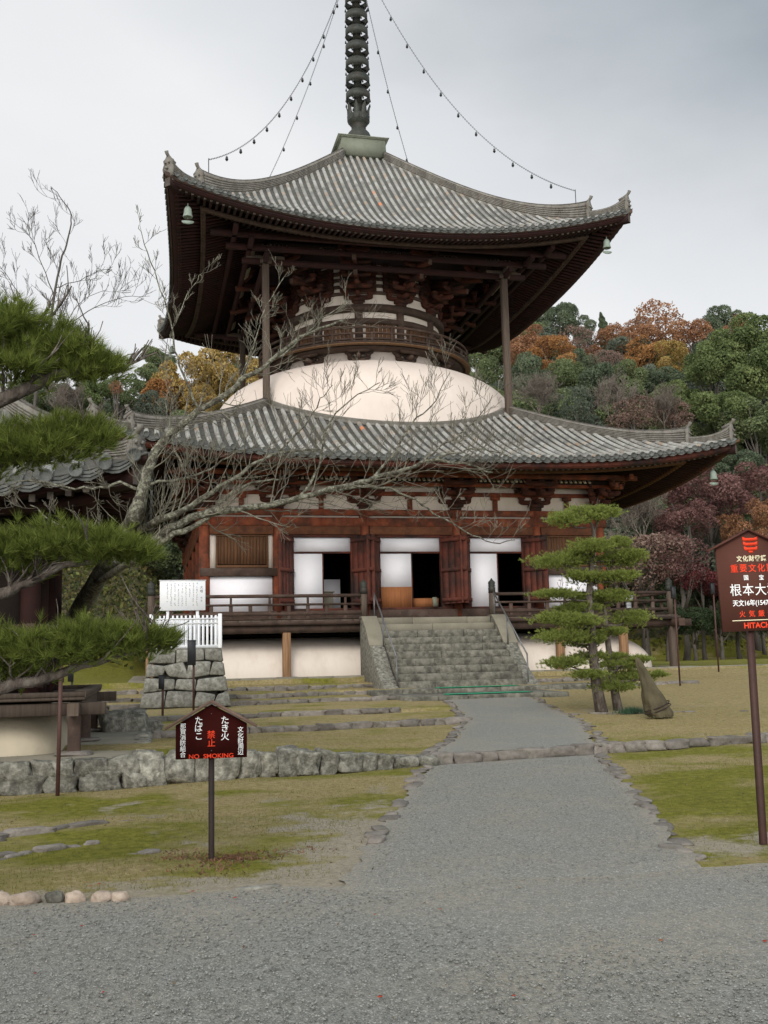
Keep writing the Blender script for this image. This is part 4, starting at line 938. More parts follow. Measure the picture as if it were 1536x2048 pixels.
for k in range(4):
    m = MB(); pts = []
    n = 230
    for i in range(n):
        t = .15 + (7.27 - .15) * i / n; t2 = .15 + (7.27 - .15) * (i + .86) / n; tm = (t + t2) / 2
        P = [np.array(rotk((u, -u, float(np.polyval(co, u))), k)) for u in (t, t2)]
        if i % 2: lat = np.array(rotk((sqrt(.5), sqrt(.5), 0), k))
        else: d = P[1] - P[0]; d /= np.linalg.norm(d); lat = np.cross(d, np.array(rotk((sqrt(.5), sqrt(.5), 0), k)))
        mid = (P[0] + P[1]) / 2; a, b = P[0] + (P[0] - mid) * .12, P[1] + (P[1] - mid) * .12; w = lat * .028
        m.tube([a, mid + w * 1.0, b], .009, n=3, cap=False); m.tube([a, mid - w * 1.0, b], .009, n=3, cap=False)
    zc = up.z(7.27, 7.27)
    m.tube([rotk((7.27, -7.27, zc + .3), k), rotk((7.27, -7.27, float(np.polyval(co, 7.27)) + .05), k)], .018, n=5)
    c = m.build('bell_chain', M_iron, None, loc=(0, 0, 30)); tag(c, lab[k], 'chain')
    side = ('right front', 'back right', 'back left', 'left front')[k]
    for j, t in enumerate(np.linspace(.75, 6.55, 11)):
        p = rotk((t, -t, float(np.polyval(co, t)) - .03), k); s = .75; m = MB()
        m.tube([(0, 0, 0), (0, 0, -.08)], .01, n=4); m.lathe([(.02, -.07), (.055, -.09), (.07, -.20), (.085, -.25), (0, -.24)], n=8); m.tube([(0, 0, -.24), (0, 0, -.29)], .01, n=4); m.lathe([(.0, -.29), (.05, -.30), (.05, -.31), (0, -.32)], n=6)
        m.V = [(v[0] * s + p[0], v[1] * s + p[1], v[2] * s + p[2]) for v in m.V]
        tag(m.build('chain_bell', M_iron, None, loc=p), 'tiny dark bell dangling from the chain to the ' + side + ' roof corner', 'bell', 'bells on the ' + side + ' spire chain')

# ================================================================== stone stairs
st = empty('stone_stairs', (.15, -11, .6)); tag(st, 'broad lichen-stained stone staircase rising to the veranda between sloping cheek walls', 'stairs')
NS = 10; y_top, y_bot = -9.5, -12.72; z_top, z_bot = 2.93, .62; xl, xr = -1.86, 2.18
for i in range(NS):
    z1 = z_top - (z_top - z_bot) * i / NS; z0 = z1 - (z_top - z_bot) / NS; y1 = y_top + (y_bot - y_top) * i / (NS - 1) if i else y_top
    y0 = y_top + (y_bot - y_top) * (i) / (NS - 1); x = xl; m = MB()
    while x < xr - .05:
        L = R_.uniform(1.0, 2.2); x1 = xr if x + L > xr - .5 else x + L; m.j(.25, .75)
        m.box(x + .003, x1 - .003, y0 - .18, y0 + .42 if i else -9.3, z0 - .02 if i < NS - 1 else .4, z1 + R_.uniform(-.004, .004)); x = x1
    m.build('stair_step', M_cut if i < 2 else M_step, st, bevel=.018)
for x0, x1 in ((-2.36, -1.88), (2.20, 2.66)):
    prof = [(-9.35, .3), (-9.35, 2.98), (-9.78, 2.98), (-10.3, 2.60), (-10.9, 2.02), (-11.5, 1.52), (-12.0, 1.12), (-12.5, .84), (-12.95, .62), (-12.95, .3)]
    m = MB(); m.j(.2, .5); m.prism(prof, (x0, 0, 0), (0, 1, 0), (0, 0, 1), (1, 0, 0), x1 - x0)
    ck = m.build('cheek_wall', M_stone, st, bevel=.03)
    m = MB(); m.j(.5, .9); m.prism([(-9.34, 2.985), (-9.80, 2.985), (-10.33, 2.605), (-10.95, 2.01), (-10.9, 1.93), (-10.3, 2.5), (-9.78, 2.90), (-9.34, 2.90)], (x0 - .02, 0, 0), (0, 1, 0), (0, 0, 1), (1, 0, 0), x1 - x0 + .04); m.build('cheek_coping', M_cut, ck, bevel=.01)
for x, lb_ in ((-1.93, 'left'), (2.30, 'right')):
    P = [(x, -9.75, 2.95), (x, -9.75, 3.75), (x, -12.72, 1.60), (x, -12.72, .62)]
    m = MB(); m.tube([P[0], P[1]], .024, n=8); m.tube([P[3], P[2]], .024, n=8); m.tube([(x, -11.0, 1.95), (x, -11.0, 2.84)], .024, n=8)
    m.tube([P[1], P[2]], .026, n=8)
    h = m.build('stair_handrail', M_metal, None, loc=(x, -11, 1)); tag(h, 'thin dark metal handrail on the ' + lb_ + ' side of the stone stairs', 'handrail')
# landing and lower step with matting
m = MB()
x = -3.0
while x < 3.6: L = R_.uniform(.7, 1.3); m.j().box(x + .005, x + L - .005, -14.05 + R_.uniform(-.04, .04), -12.5, .40, .655 + R_.uniform(-.005, .005)); x += L
l1 = m.build('stone_landing', M_step, None, bevel=.02); tag(l1, 'low stone landing slab row at the foot of the staircase', 'landing')
m = MB(); x = -2.6
while x < 1.5: L = R_.uniform(.6, 1.2); m.j().box(x + .005, x + L - .005, -16.3 + R_.uniform(-.05, .05), -14.06, .30, .535 + R_.uniform(-.006, .006)); x += L
l2 = m.build('stone_step', M_step, None, bevel=.025); tag(l2, 'lowest broad stone step where the gravel path meets the stairs', 'step')
for nm, x0, x1, y0, y1, z, lb_ in (('a', -.95, 1.55, -13.95, -13.35, .662, 'strip of green matting on the stone landing below the stairs'), ('b', -1.3, 1.15, -16.1, -15.5, .543, 'strip of green matting on the lowest stone step')):
    m = MB(); n = 26
    for i in range(n): m.j(.3, .7).box(x0 + (x1 - x0) * i / n, x0 + (x1 - x0) * (i + .9) / n, y0, y1, z, z + .016)
    m.box(x0, x1, y0, y0 + .02, z, z + .018); m.box(x0, x1, y1 - .02, y1, z, z + .018)
    tag(m.build('green_mat', M_mat, None), lb_, 'mat')

# ================================================================== retaining wall and kerbs
def rockrow(name, pts, w, h, label, cat, m_, wmin=.25, wmax=.5, base=.12, jit=.03, below=.0, dz=0):
    pts = [np.array(p, float) for p in pts]; m = MB(); seg = [np.linalg.norm(pts[i + 1] - pts[i]) for i in range(len(pts) - 1)]; T = sum(seg); d = 0
    while d < T:
        L = R_.uniform(wmin, wmax); t = d + L / 2; i = 0; q = t
        while i < len(seg) - 1 and q > seg[i]: q -= seg[i]; i += 1
        f = min(1, q / seg[i]); p = pts[i] * (1 - f) + pts[i + 1] * f; dr = (pts[i + 1] - pts[i]) / seg[i]
        hh = h(p[0], p[1]) if callable(h) else h; z = float(H(p[0], p[1] - .15)) if dz is None else dz(p[0], p[1])
        m.j(); m.rock((p[0] + R_.uniform(-jit, jit), p[1] + R_.uniform(-jit, jit), z + hh / 2 - below), L / 2 * 1.06, w / 2 * R_.uniform(.85, 1.15), (hh / 2 + .03) * R_.uniform(.82, 1.12), n=3, rot=atan2(dr[1], dr[0]) + R_.uniform(-.06, .06), box=R_.uniform(.7, 1.1)); d += L * R_.uniform(.93, 1.0)
    o = m.build(name, m_, None, smooth=True); tag(o, label, cat); return o
WL = lambda x: -28.35 + .17 * (x + 4)
rockrow('retaining_wall', [(x, WL(x) - .02) for x in np.linspace(-9.5, -5.35, 12)], .42, lambda x, y: .13 + .24 * float(smooth((-5.0 - x) / 3.6)), 'low rough boulder wall holding the left lawn, running behind the no smoking sign', 'stone wall', M_stone, .22, .44, dz=lambda x, y: 0, jit=.03)
rockrow('retaining_wall', [(x, WL(x) - .02) for x in np.linspace(-5.35, -2.3, 8)], .26, .12, 'single row of squared stones forming a step across the gravel path', 'stone edging', M_curb, .28, .55, dz=lambda x, y: 0.01, jit=.015)
rockrow('retaining_wall', [(x, WL(x) - .02) for x in np.linspace(-2.3, 4.5, 12)], .26, .12, 'low stone edging of the right lawn behind the big brown sign', 'stone edging', M_curb, .28, .55, dz=lambda x, y: 0.01, jit=.02)
def yt_line(x0, x1, yt, n=10):
    out = []
    for x in np.linspace(x0, x1, n):
        y = yt
        for _ in range(8): y = yt + .17 * (x + 4) * min(1, max(0, (-13 - y) / 15.35))
        out.append((x, y + .06 * sin(x * 1.3)))
    return out
rows = ((-22.9, -11.5, -3.1, 'lowest'), (-19.6, -11, -3.6, 'second'), (-15.2, -11, -1.9, 'third'), (-13.2, -14, -2.9, 'fourth'), (-11.2, -16, -2.4, 'topmost'))
for ytv, x0, x1, nm in rows:
    rockrow('terrace_kerb', [(x, y) for x, y in yt_line(x0, x1, ytv)], .22, .10, nm + ' row of kerb stones terracing the lawn left of the stairs', 'stone kerb', M_curb, .22, .6, dz=lambda x, y: float(hstep(np.array(x), np.array(y - .25))) - .01, jit=.03)
for ytv, x0, x1, nm in ((-13.2, 3.5, 7.6, 'lower'), (-11.2, 2.7, 7.4, 'upper')):
    rockrow('terrace_kerb', [(x, y) for x, y in yt_line(x0, x1, ytv)], .22, .10, nm + ' row of kerb stones right of the stair foot, behind the small pine', 'stone kerb', M_curb, .22, .6, dz=lambda x, y: float(hstep(np.array(x), np.array(y - .25))) - .01, jit=.03)
m = MB(); x = 9.6
while x < 14.2: L = R_.uniform(.8, 1.4); m.j().box(x, x + L - .01, -9.9, -9.45, .7, 1.05 - .04 * R_.random()); x += L
tag(m.build('stone_kerb', M_cut, None, bevel=.015), 'straight cut stone kerb continuing right of the pagoda plinth', 'stone kerb')
# path edge stones lie flat
def flatrow(pts, label, wv=(.05, .11), gapf=.5):
    m = MB(); pts = [np.array(p) for p in pts]
    for a, b in zip(pts[:-1], pts[1:]):
        L = np.linalg.norm(b - a); d = 0; dr = (b - a) / L
        while d < L:
            l = R_.uniform(.16, .42)
            if R_.random() < gapf: p = a + dr * (d + l / 2); m.j().rock((p[0] + R_.uniform(-.06, .06), p[1], float(H(p[0], p[1])) + .004), l / 2, R_.uniform(*wv) / 1.0, R_.uniform(.014, .03), rot=atan2(dr[1], dr[0]) + R_.uniform(-.3, .3), n=2, box=.8)
            d += l
    tag(m.build('path_edging', M_curb, None, smooth=True), label, 'stone edging')
flatrow([(PL[i, 1] + .02, PL[i, 0]) for i in range(1, 3)], 'flat stones edging the left side of the near gravel path', gapf=.6)
flatrow([(PR[i, 1] - .02, PR[i, 0]) for i in range(1, 3)], 'flat stones edging the right side of the near gravel path', gapf=.85)
flatrow([(PL[i, 1] - .05, PL[i, 0]) for i in range(2, 7)], 'mauve stones edging the left side of the upper gravel path', gapf=.95)
flatrow([(PR[i, 1] + .05, PR[i, 0]) for i in range(2, 6)], 'mauve stones edging the right side of the upper gravel path', gapf=.7)
flatrow([(-.75, -22.35), (.2, -21.9), (.7, -22.4), (1.6, -22.6), (4.6, -22.9)], 'scattered stones ringing the bed of the small garden pine', gapf=.6)
# loose stones at the gravel's edge
for i, (px, s, fl, lb_) in enumerate(((8, .085, .8, 'rounded pinkish stone at the left end of the row of loose stones'), (52, .13, .5, 'long flat pinkish stone in the row at the gravel edge'), (112, .075, .9, 'small dark grey pointed stone in the row at the gravel edge'), (152, .085, .75, 'pale pink stone right of the small dark pointed one'), (205, .085, .6, 'beige stone second from the right end of the loose row'), (241, .07, .75, 'rounded pale stone at the right end of the loose row'))):
    p = at(px, 1795, -35.9); y = -35.86 - .035 * i; p = at(px, 1795 - 3 * i, y); m = MB(); m.rnd = (0.5, .4, 0, .8, .5, .7)[i]
    m.rock((p[0], y - .05, .02), s * .82, s * .62, s * fl * .9, seed=40 + i, n=3, box=.12, rot=R_.uniform(-.4, .4)); tag(m.build('loose_stone', M_stone if i == 2 else M_pebble, None, smooth=True), lb_, 'stone')
m = MB(); m.rock((-8.62, -36.02, .0), .17, .05, .022, seed=5, n=2, rot=.15); tag(m.build('flat_stone', M_pale, None, smooth=True), 'thin pale flat stone lying at the gravel edge right of the small sign', 'stone')
# roots and flat rocks in the moss
for (p, q, r, lb_) in (((-11.0, -33.1, .02), (-9.35, -32.3, .0), .055, 'long dark root or rock rib rising out of the moss at the left'), ((-10.9, -34.3, .01), (-9.9, -33.6, .0), .05, 'short grey rock rib in the moss near the left edge'), ((-9.45, -34.3, .0), (-9.0, -34.2, .0), .03, 'small dark flat rock in the moss left of the sign post')):
    m = MB(); p, q = np.array(p), np.array(q); n = 9
    n = 7
    for i in range(n): f = i / (n - 1); c = p * (1 - f) + q * f; m.j().rock((c[0] + R_.uniform(-.05, .05), c[1] + R_.uniform(-.06, .06), c[2] - R_.uniform(.01, .04)), .16 * R_.uniform(.6, 1.2) * (1.2 - f * .7) * (np.linalg.norm(q - p) / 1.3 + .3), R_.uniform(.04, .11) * (1.3 - f), r * R_.uniform(.6, 1.3) * (1.2 - f * .6), rot=.5 + R_.uniform(-.6, .6), n=3, box=.7)
    tag(m.build('rock_rib', M_curb, None, smooth=True), lb_, 'rock')
# fallen leaves
M_fleaf = leafmat('fallen_red_leaf', [(.22, .02, .015), (.35, .05, .02), (.30, .12, .05)], trans=.1)
for i, (px, py) in enumerate(((68, 1875), (70, 1953), (163, 1857), (206, 1991), (750, 1834), (880, 1823), (1028, 1998), (1530, 1888), (198, 1772), (180, 1776), (1322, 1886), (470, 1800), (385, 1787), (760, 2000))):
    d = (px - 768) / CF * RT - (py - 1024) / CF * UP + FW; p = CP - d * CP[2] / d[2]; m = MB(); a = R_.uniform(0, 6); s = R_.uniform(.009, .017); m.rnd = R_.random()
    m.prism([(s * (1 if k % 2 else .45) * cos(a + k * pi / 5), s * (1 if k % 2 else .45) * sin(a + k * pi / 5)) for k in range(10)], (p[0], p[1], .016), (1, 0, .15), (0, 1, .1), (0, 0, 1), .0015)
    tag(m.build('fallen_leaf', M_fleaf, None, loc=(p[0], p[1], .016)), 'small fallen red maple leaf lying on the grey gravel or at its edge', 'leaf', 'fallen red leaves')
n = 900; a = rng.uniform(0, 6.28, n); r_ = .38 * np.sqrt(rng.uniform(0, 1, n)); r_ = r_ * (1 + .6 * np.sin(a * 3 + 1) + .3 * np.sin(a * 7)) * rng.uniform(.5, 1.5, n); P = np.stack([-8.72 + 1.2 * r_ * np.cos(a), -34.82 + .9 * r_ * np.sin(a), np.zeros(n)], -1); P[:, 2] = H(P[:, 0], P[:, 1]) + .004
me = blades('leaf_litter', P, rng.uniform(.008, .03, n), .018, None, rng.uniform(0, 1, n), lean=2.5)
tag(link('leaf_litter', me, leafmat('brown_litter', [(.09, .055, .03), (.18, .105, .06), (.26, .12, .075)])), 'brown dead leaves and sprigs gathered round the foot of the small sign', 'dead leaves', kind='stuff')

n = 2600; xx = rng.uniform(-13, 3, n); yy = -39 + 18 * rng.uniform(0, 1, n); zz = np.where(yy > edgeY(xx) + .05, H(xx, yy), .012); ip = (xx > pathl(yy)) & (xx < pathr(yy)); kk = ~(ip & (rng.uniform(0, 1, n) < .8)) & ~((yy < edgeY(xx)) & (rng.uniform(0, 1, n) < .75)); kk &= yy > -41
zz = np.where(ip & (yy > edgeY(xx)), np.where(ytilt(xx, yy) > -28.35, hs(xx, yy), 0) + .016, zz)
P = np.stack([xx, yy, zz + .006], -1)[kk]; m_n = len(P); t = rng.normal(size=(m_n, 3)); t[:, 2] *= .25; t /= np.linalg.norm(t, axis=1)[:, None]; b = np.cross(t, np.array([0, 0, 1.]) + rng.normal(size=(m_n, 3)) * .25); S = rng.uniform(.006, .017, m_n)[:, None]
V = np.stack([P - t * S, P - b * S * .6, P + t * S, P + b * S * .6], 1).reshape(-1, 3); F = np.arange(4 * m_n).reshape(-1, 4)
tag(link('withered_leaves', mesh_np('withered_leaves', V, F, np.repeat(rng.uniform(0, 1, m_n), 4)), leafmat('withered_leaf', [(.06, .04, .025), (.16, .10, .055), (.26, .19, .11)], trans=.1)), 'tiny withered brown leaves sprinkled over lawn and gravel', 'dead leaves', kind='stuff')
# ================================================================== signs, lamps, poles
FONT = None
def text(s_, size, M, mat_, parent, name='lettering', bold=0.0, sx=1.0, ext=.0015):
    cu = bpy.data.curves.new(name, 'FONT'); cu.body = s_; cu.size = size; cu.align_x = 'CENTER'; cu.align_y = 'CENTER'; cu.extrude = ext; cu.offset = bold
    o = bpy.data.objects.new(name, cu); COL.objects.link(o); dg = bpy.context.evaluated_depsgraph_get(); me = bpy.data.meshes.new_from_object(o.evaluated_get(dg)); bpy.data.objects.remove(o)
    return me
def letters(items, name, base, mat_, parent):
    """items: (string, size, u, v, bold, sx) centred in the panel plane; base: matrix of that plane; one mesh"""
    bm = bmesh.new()
    for s_, size, u, v, bold, sx in items:
        me = text(s_, size, None, None, None, bold=bold); 
        if not me.vertices: continue
        co_ = np.array([v_.co[:] for v_ in me.vertices]); cx_, cy_ = (co_[:, 0].min() + co_[:, 0].max()) / 2, (co_[:, 1].min() + co_[:, 1].max()) / 2
        me.transform(base @ Matrix.Translation((u, v, 0)) @ Matrix.Diagonal((sx, 1, 1, 1)) @ Matrix.Translation((-cx_, -cy_, 0))); bm.from_mesh(me); bpy.data.meshes.remove(me)
    me = bpy.data.meshes.new(name); bm.to_mesh(me); bm.free(); return link(name, me, mat_, parent)
# small fire-ban sign
sg = empty('no_smoking_sign', (-8.87, -34.88, 0)); tag(sg, 'small oxblood-red roofed signboard on one post reading NO SMOKING', 'sign')
B = Matrix.Translation((-8.868, -34.88, .8)) @ Matrix.Rotation(radians(-6), 4, 'Z') @ Matrix.Rotation(pi / 2, 4, 'X')
def inplane(B, m_): m_.V = [tuple(B @ Vector(v)) for v in m_.V]; return m_
m = MB(); m.prism([(-.285, 0), (.285, 0), (.285, .27), (0, .43), (-.285, .27)], (0, 0, -.01), (1, 0, 0), (0, 1, 0), (0, 0, 1), .02); inplane(B, m).build('sign_panel', M_sign1, sg)
m = MB()
for sx in (-1, 1): m.prism([(0, .442), (sx * .362, .235), (sx * .372, .252), (0, .468)][::sx], (0, 0, -.05), (1, 0, 0), (0, 1, 0), (0, 0, 1), .10)
inplane(B, m).build('sign_roof', M_signwood, sg)
m = MB(); m.bar((-.002, .42 - .8 - .42, -.036), (-.002, .40, -.036), .046, .046, up=(0, 0, 1)); inplane(B, m).build('sign_post', M_signpost, sg)
BB = B @ Matrix.Translation((0, 0, .0105)); k_ = .00073
def cu_(x): return (x - 568) * k_
def cv_(y): return (748 - y) * k_
it = [(c, .068, cu_(430), cv_(y), .0004, 1) for c, y in zip('たばこ', (330, 412, 505))] + [(c, .070, cu_(717), cv_(y), .0004, 1) for c, y in zip('たき火', (335, 422, 512))]
it += [(c, .048, cu_(257), cv_(y), .0002, 1) for c, y in zip('那賀消防組合', (390, 450, 512, 572, 634, 697))] + [(c, .048, cu_(888), cv_(y), .0002, 1) for c, y in zip('文化財周辺', (442, 508, 568, 628, 690))]
letters(it, 'white_lettering', BB, M_tw, sg)
letters([('禁', .068, cu_(565), cv_(488), .0004, 1), ('止', .066, cu_(568), cv_(578), .0004, 1), ('NO  SMOKING', .048, cu_(565), cv_(722), .0006, 1.13)], 'red_lettering', BB, M_tr, sg)
m = MB(); [m.lathe([(.004, 0), (.004, .003)], c=(0, cv_(y), .0) , n=8) for y in (262, 664)]; m.V = [(v[0], v[1], v[2]) for v in m.V]; inplane(BB, m).build('bolt_head', M_metal, sg)
# large heritage sign
s2 = empty('heritage_sign', (-4.53, -35.78, 0)); tag(s2, 'tall brown gabled notice board with red and white lettering at the right edge', 'sign')
B = Matrix.Translation((-4.452, -35.80, 1.72)) @ Matrix.Rotation(radians(-2), 4, 'Z') @ Matrix.Rotation(radians(-1.2), 4, 'Y') @ Matrix.Rotation(pi / 2, 4, 'X')
m = MB(); m.prism([(-.30, 0), (.30, 0), (.30, .70), (0, .835), (-.30, .70)], (0, 0, -.012), (1, 0, 0), (0, 1, 0), (0, 0, 1), .024); inplane(B, m).build('sign_panel', M_sign2, s2)
m = MB()
for sx in (-1, 1): m.prism([(0, .838), (sx * .375, .668), (sx * .378, .678), (0, .850)][::sx], (0, 0, -.03), (1, 0, 0), (0, 1, 0), (0, 0, 1), .07)
inplane(B, m).build('sign_roof', M_sign2, s2)
m = MB(); m.bar((-4.50, -35.80 + .04, 0), (-4.475, -35.80 + .04, 2.30), .048, .045, up=(0, 1, 0)); m.build('sign_post', M_signpost2, s2)
BB = B @ Matrix.Translation((0, 0, .0125)); K = .00413
def U(px, py=None): return (px - 1500.0 + (1262 - (py if py else 1180)) * .055) * K
def Vv(py): return (1262 - py) * K
it = [(c, .108, U(px, 1179), Vv(1179), .0, 1) for c, px in zip('根本大塔', (1458, 1485.5, 1513, 1540))]
it += [('天文16年(1547)建立', .056, U(1449 + 55, 1206), Vv(1206.5), .0008, .92), ('国', .046, U(1482, 1155), Vv(1155), .0006, 1), ('宝', .046, U(1516, 1155), Vv(1155), .0006, 1)]
letters(it, 'white_lettering', BB, M_tw, s2)
it = [(c, .072, U(px, 1135), Vv(1135.5), .0006, 1) for c, px in zip('重要文化財', (1456.5, 1476.5, 1496.5, 1516.5, 1536.5))] + [(c, .058, U(px, 1227), Vv(1227.5), .0004, 1) for c, px in zip('火気厳禁', (1470.5, 1491.5, 1512.5, 1533.5))]
it += [('HITACHI', .064, U(1504.5, 1250), Vv(1251), .0014, 1.05)]
letters(it, 'red_lettering', BB, M_tr, s2)
letters([(c, .052, U(px, 1116), Vv(1116), .0008, 1) for c, px in zip('文化財愛護', (1468.5, 1482, 1495.5, 1509, 1522.5))], 'cream_lettering', BB, M_tk, s2)
m = MB(); m.box(U(1448, 1240), U(1556, 1240), Vv(1241.5), Vv(1239.8), 0, .0015); inplane(BB, m).build('divider_line', M_tk, s2)
m = MB(); ex, ez = U(1494.6, 1088), Vv(1088)
for q, (w, yy0) in enumerate(((.070, .044), (.066, .004), (.062, -.036))):      # stacked bracket emblem
    top = [(-w, yy0 + .024), (-w * .55, yy0 + .012), (w * .55, yy0 + .012), (w, yy0 + .024)]; bot = [(w * .98, yy0 - .006), (w * .62, yy0 - .016), (w * .2, yy0 - .012), (0, yy0 - .022), (-w * .2, yy0 - .012), (-w * .62, yy0 - .016), (-w * .98, yy0 - .006)]
    m.prism([(ex + a, ez + b) for a, b in (top[::-1] + bot[::-1])][::1], (0, 0, 0), (1, 0, 0), (0, 1, 0), (0, 0, 1), .0015)
m.prism([(ex - .022, ez - .052), (ex + .022, ez - .052), (ex + .016, ez - .070), (ex - .016, ez - .070)], (0, 0, 0), (1, 0, 0), (0, 1, 0), (0, 0, 1), .0015)
inplane(BB, m).build('emblem', M_tr, s2)
# stone pedestal with fence and notice board
PX, PY, PZ = -8.35, -14.6, 1.95
m = MB(); 
def pedx(z): f = max(0.0, (z - .45) / 1.5); return 1.18 - .24 * f ** .8
ped = MB(); rr = random.Random(3)
nrow = 4; zrow = [.42, .82, 1.22, 1.58, 1.95]
core = MB(); core.box(PX - .83, PX + .83, PY - .83, PY + .83, .3, 1.9)
po_ = empty('stone_pedestal', (PX, PY, .45)); tag(po_, 'battered pedestal of pale fitted stones carrying the white fence and notice board', 'pedestal')
core.build('mortar_core', M_joint, po_)
for side in range(4):
    for r in range(nrow):
        x = -1.0; hw0 = pedx(zrow[r]); hw1 = pedx(zrow[r + 1])
        while x < 1.0 - 1e-3:
            L = rr.uniform(.45, .8); x1 = 1.0 if x + L > .72 else x + L; z0, z1 = zrow[r] + .0, zrow[r + 1]; sk = rr.uniform(-.09, .09) if r < 3 else 0; zb = lambda rr2, u: zrow[rr2] + (.075 * sin(u * 3.1 + rr2 * 2.3 + side * 1.7) if 0 < rr2 < 4 and abs(u) < .99 else 0)
            ped.rnd = rr.random(); q = []
            for d in (.02, .14):
                for (u, z) in ((x, zb(r, x) + .01), (x1, zb(r, x1) + .01), (x1, zb(r + 1, x1) - .01), (x, zb(r + 1, x) - .01)):
                    hw = pedx(z); inset = .012; uu = u * hw + (inset if u == x else -inset) + (sk * (1 if z > z0 + .1 else -1) if -.95 < u < .95 else 0)
                    p = rotk((uu, -(hw - .14 + d), z), side); q.append((p[0] + PX, p[1] + PY, p[2]))
            ped.add(q, [(3, 2, 1, 0), (4, 5, 6, 7), (0, 1, 5, 4), (1, 2, 6, 5), (2, 3, 7, 6), (3, 0, 4, 7)]); x = x1
ped.build('fitted_stones', M_pale, po_, bevel=.03)
m = MB(); m.box(PX - .93, PX + .93, PY - .93, PY + .93, 1.90, 1.955); m.build('cap_slab', M_pale, po_, bevel=.02)
fe = empty('white_picket_fence', (PX, PY, 1.96)); tag(fe, 'small white picket fence round the notice board on the stone pedestal', 'fence')
for side in range(4):
    m = MB(); w = .90
    def q3(u, d, z): p = rotk((u, -(w + d), z), side); return (p[0] + PX, p[1] + PY, p[2])
    m.bar(q3(-w - .02, 0, 2.0), q3(w + .02, 0, 2.0), .06, .09); m.bar(q3(-w, 0, 2.62), q3(w, 0, 2.62), .035, .045); m.bar(q3(-w, 0, 2.74), q3(w, 0, 2.74), .035, .045)
    for i in range(1, 16): u = -w + 2 * w * i / 16; m.j(.3, .7).bar(q3(u, -.004, 2.03), q3(u, -.004, 2.83), .052, .03, up=(0, 0, 1) if False else rotk((0, -1, 0), side))
    m.build('pickets', M_wpaint, fe)
    m = MB(); m.bar(q3(-w, 0, 1.96), q3(-w, 0, 2.87), .10, .10, up=rotk((0, -1, 0), side)); m.build('corner_post', M_wpaint, fe, bevel=.01)
bd = empty('notice_board', (PX, PY, 1.96)); tag(bd, 'white notice board with columns of faded vertical writing on two posts above the fence', 'notice board')
m = MB(); m.box(-9.03, -7.82, PY - .62, PY - .58, 2.98, 3.78); m.build('board_panel', M_wpaint, bd, bevel=.006)
m = MB(); m.box(-9.05, -7.80, PY - .63, PY - .57, 3.781, 3.80); m.build('board_rim', M_wpaint, bd)
for x in (-8.82, -8.03): m = MB(); m.bar((x, PY - .54, 1.955), (x, PY - .54, 3.7), .08, .07, up=(0, 1, 0)); m.build('board_post', M_wpaint, bd, bevel=.008)
B = Matrix.Translation((-8.425, PY - .621, 3.38)) @ Matrix.Rotation(pi / 2, 4, 'X')
letters([('大', .085, .50, .22, .001, 1), ('塔', .085, .50, .12, .001, 1), ('国', .05, .50, -.06, 0, 1), ('宝', .05, .50, -.14, 0, 1)], 'title_lettering', B, M_tb, bd)
m = MB(); rr = random.Random(5)
for c in range(9):
    x = .38 - .098 * c; y = .32; yend = (-.28, -.30, -.06, -.30, -.28, -.28, -.30, -.28, -.16)[c]
    while y > yend:
        if rr.random() < .88:
            for q in range(3): a, b = rr.uniform(-.015, .015), rr.uniform(-.014, .014); l = rr.uniform(.008, .018); m.box(x + a - (l if q % 2 else .003), x + a + (l if q % 2 else .003), y + b - (.003 if q % 2 else l), y + b + (.003 if q % 2 else l), 0, .0015 + .0004 * q)
        y -= .048
inplane(B, m).build('faded_writing', M_tb, bd)
# lamps on thin poles
def lampole(x, y, z0, h, bw, bh, label, side=1, red=True):
    o = empty('lamp_pole', (x, y, z0)); tag(o, label, 'lamp')
    m = MB(); m.tube([(x, y, z0 - .1), (x, y, z0 + h - bh * .2)], .028, n=8); m.build('pole', M_rust if red else M_iron, o)
    m = MB(); m.box(x - bw * .75, x + bw * .25, y - bw * .45, y + bw * .45, z0 + h - bh, z0 + h); m.box(x - bw * .8, x + bw * .3, y - bw * .5, y + bw * .5, z0 + h, z0 + h + .02); m.build('lamp_housing', M_black, o, bevel=.008)
lampole(-9.0, -19.2, .30, 1.0, .13, .30, 'shorter of two black box lamps on thin red poles before the stone pedestal')
lampole(-8.22, -17.2, .40, 1.72, .20, .60, 'taller of two black box lamps on thin red poles, right in front of the pedestal')
lampole(-11.1, -17.5, .35, 1.25, .13, .40, 'black box lamp on a dark pole beyond the pine bough at the left', red=False)
lampole(6.75, -14.1, .62, 2.95, .13, .36, 'tall thin red pole with a dark box in front of the veranda corner')
lampole(9.6, -11.6, .95, 2.9, .13, .36, 'thin red pole with a box standing left behind the big brown sign')
m = MB(); m.tube([(-10.43, -29.95, -.05), (-10.42, -29.93, 1.62)], .027, n=8); m.tube([(-10.62, -29.93, 1.60), (-10.20, -29.93, 1.62)], .03, n=8); m.j()
tag(m.build('bough_prop', M_rust, None, loc=(-10.43, -29.95, 0)), 'thin rusty pole with a crossbar propping up the lowest pine bough', 'prop pole')
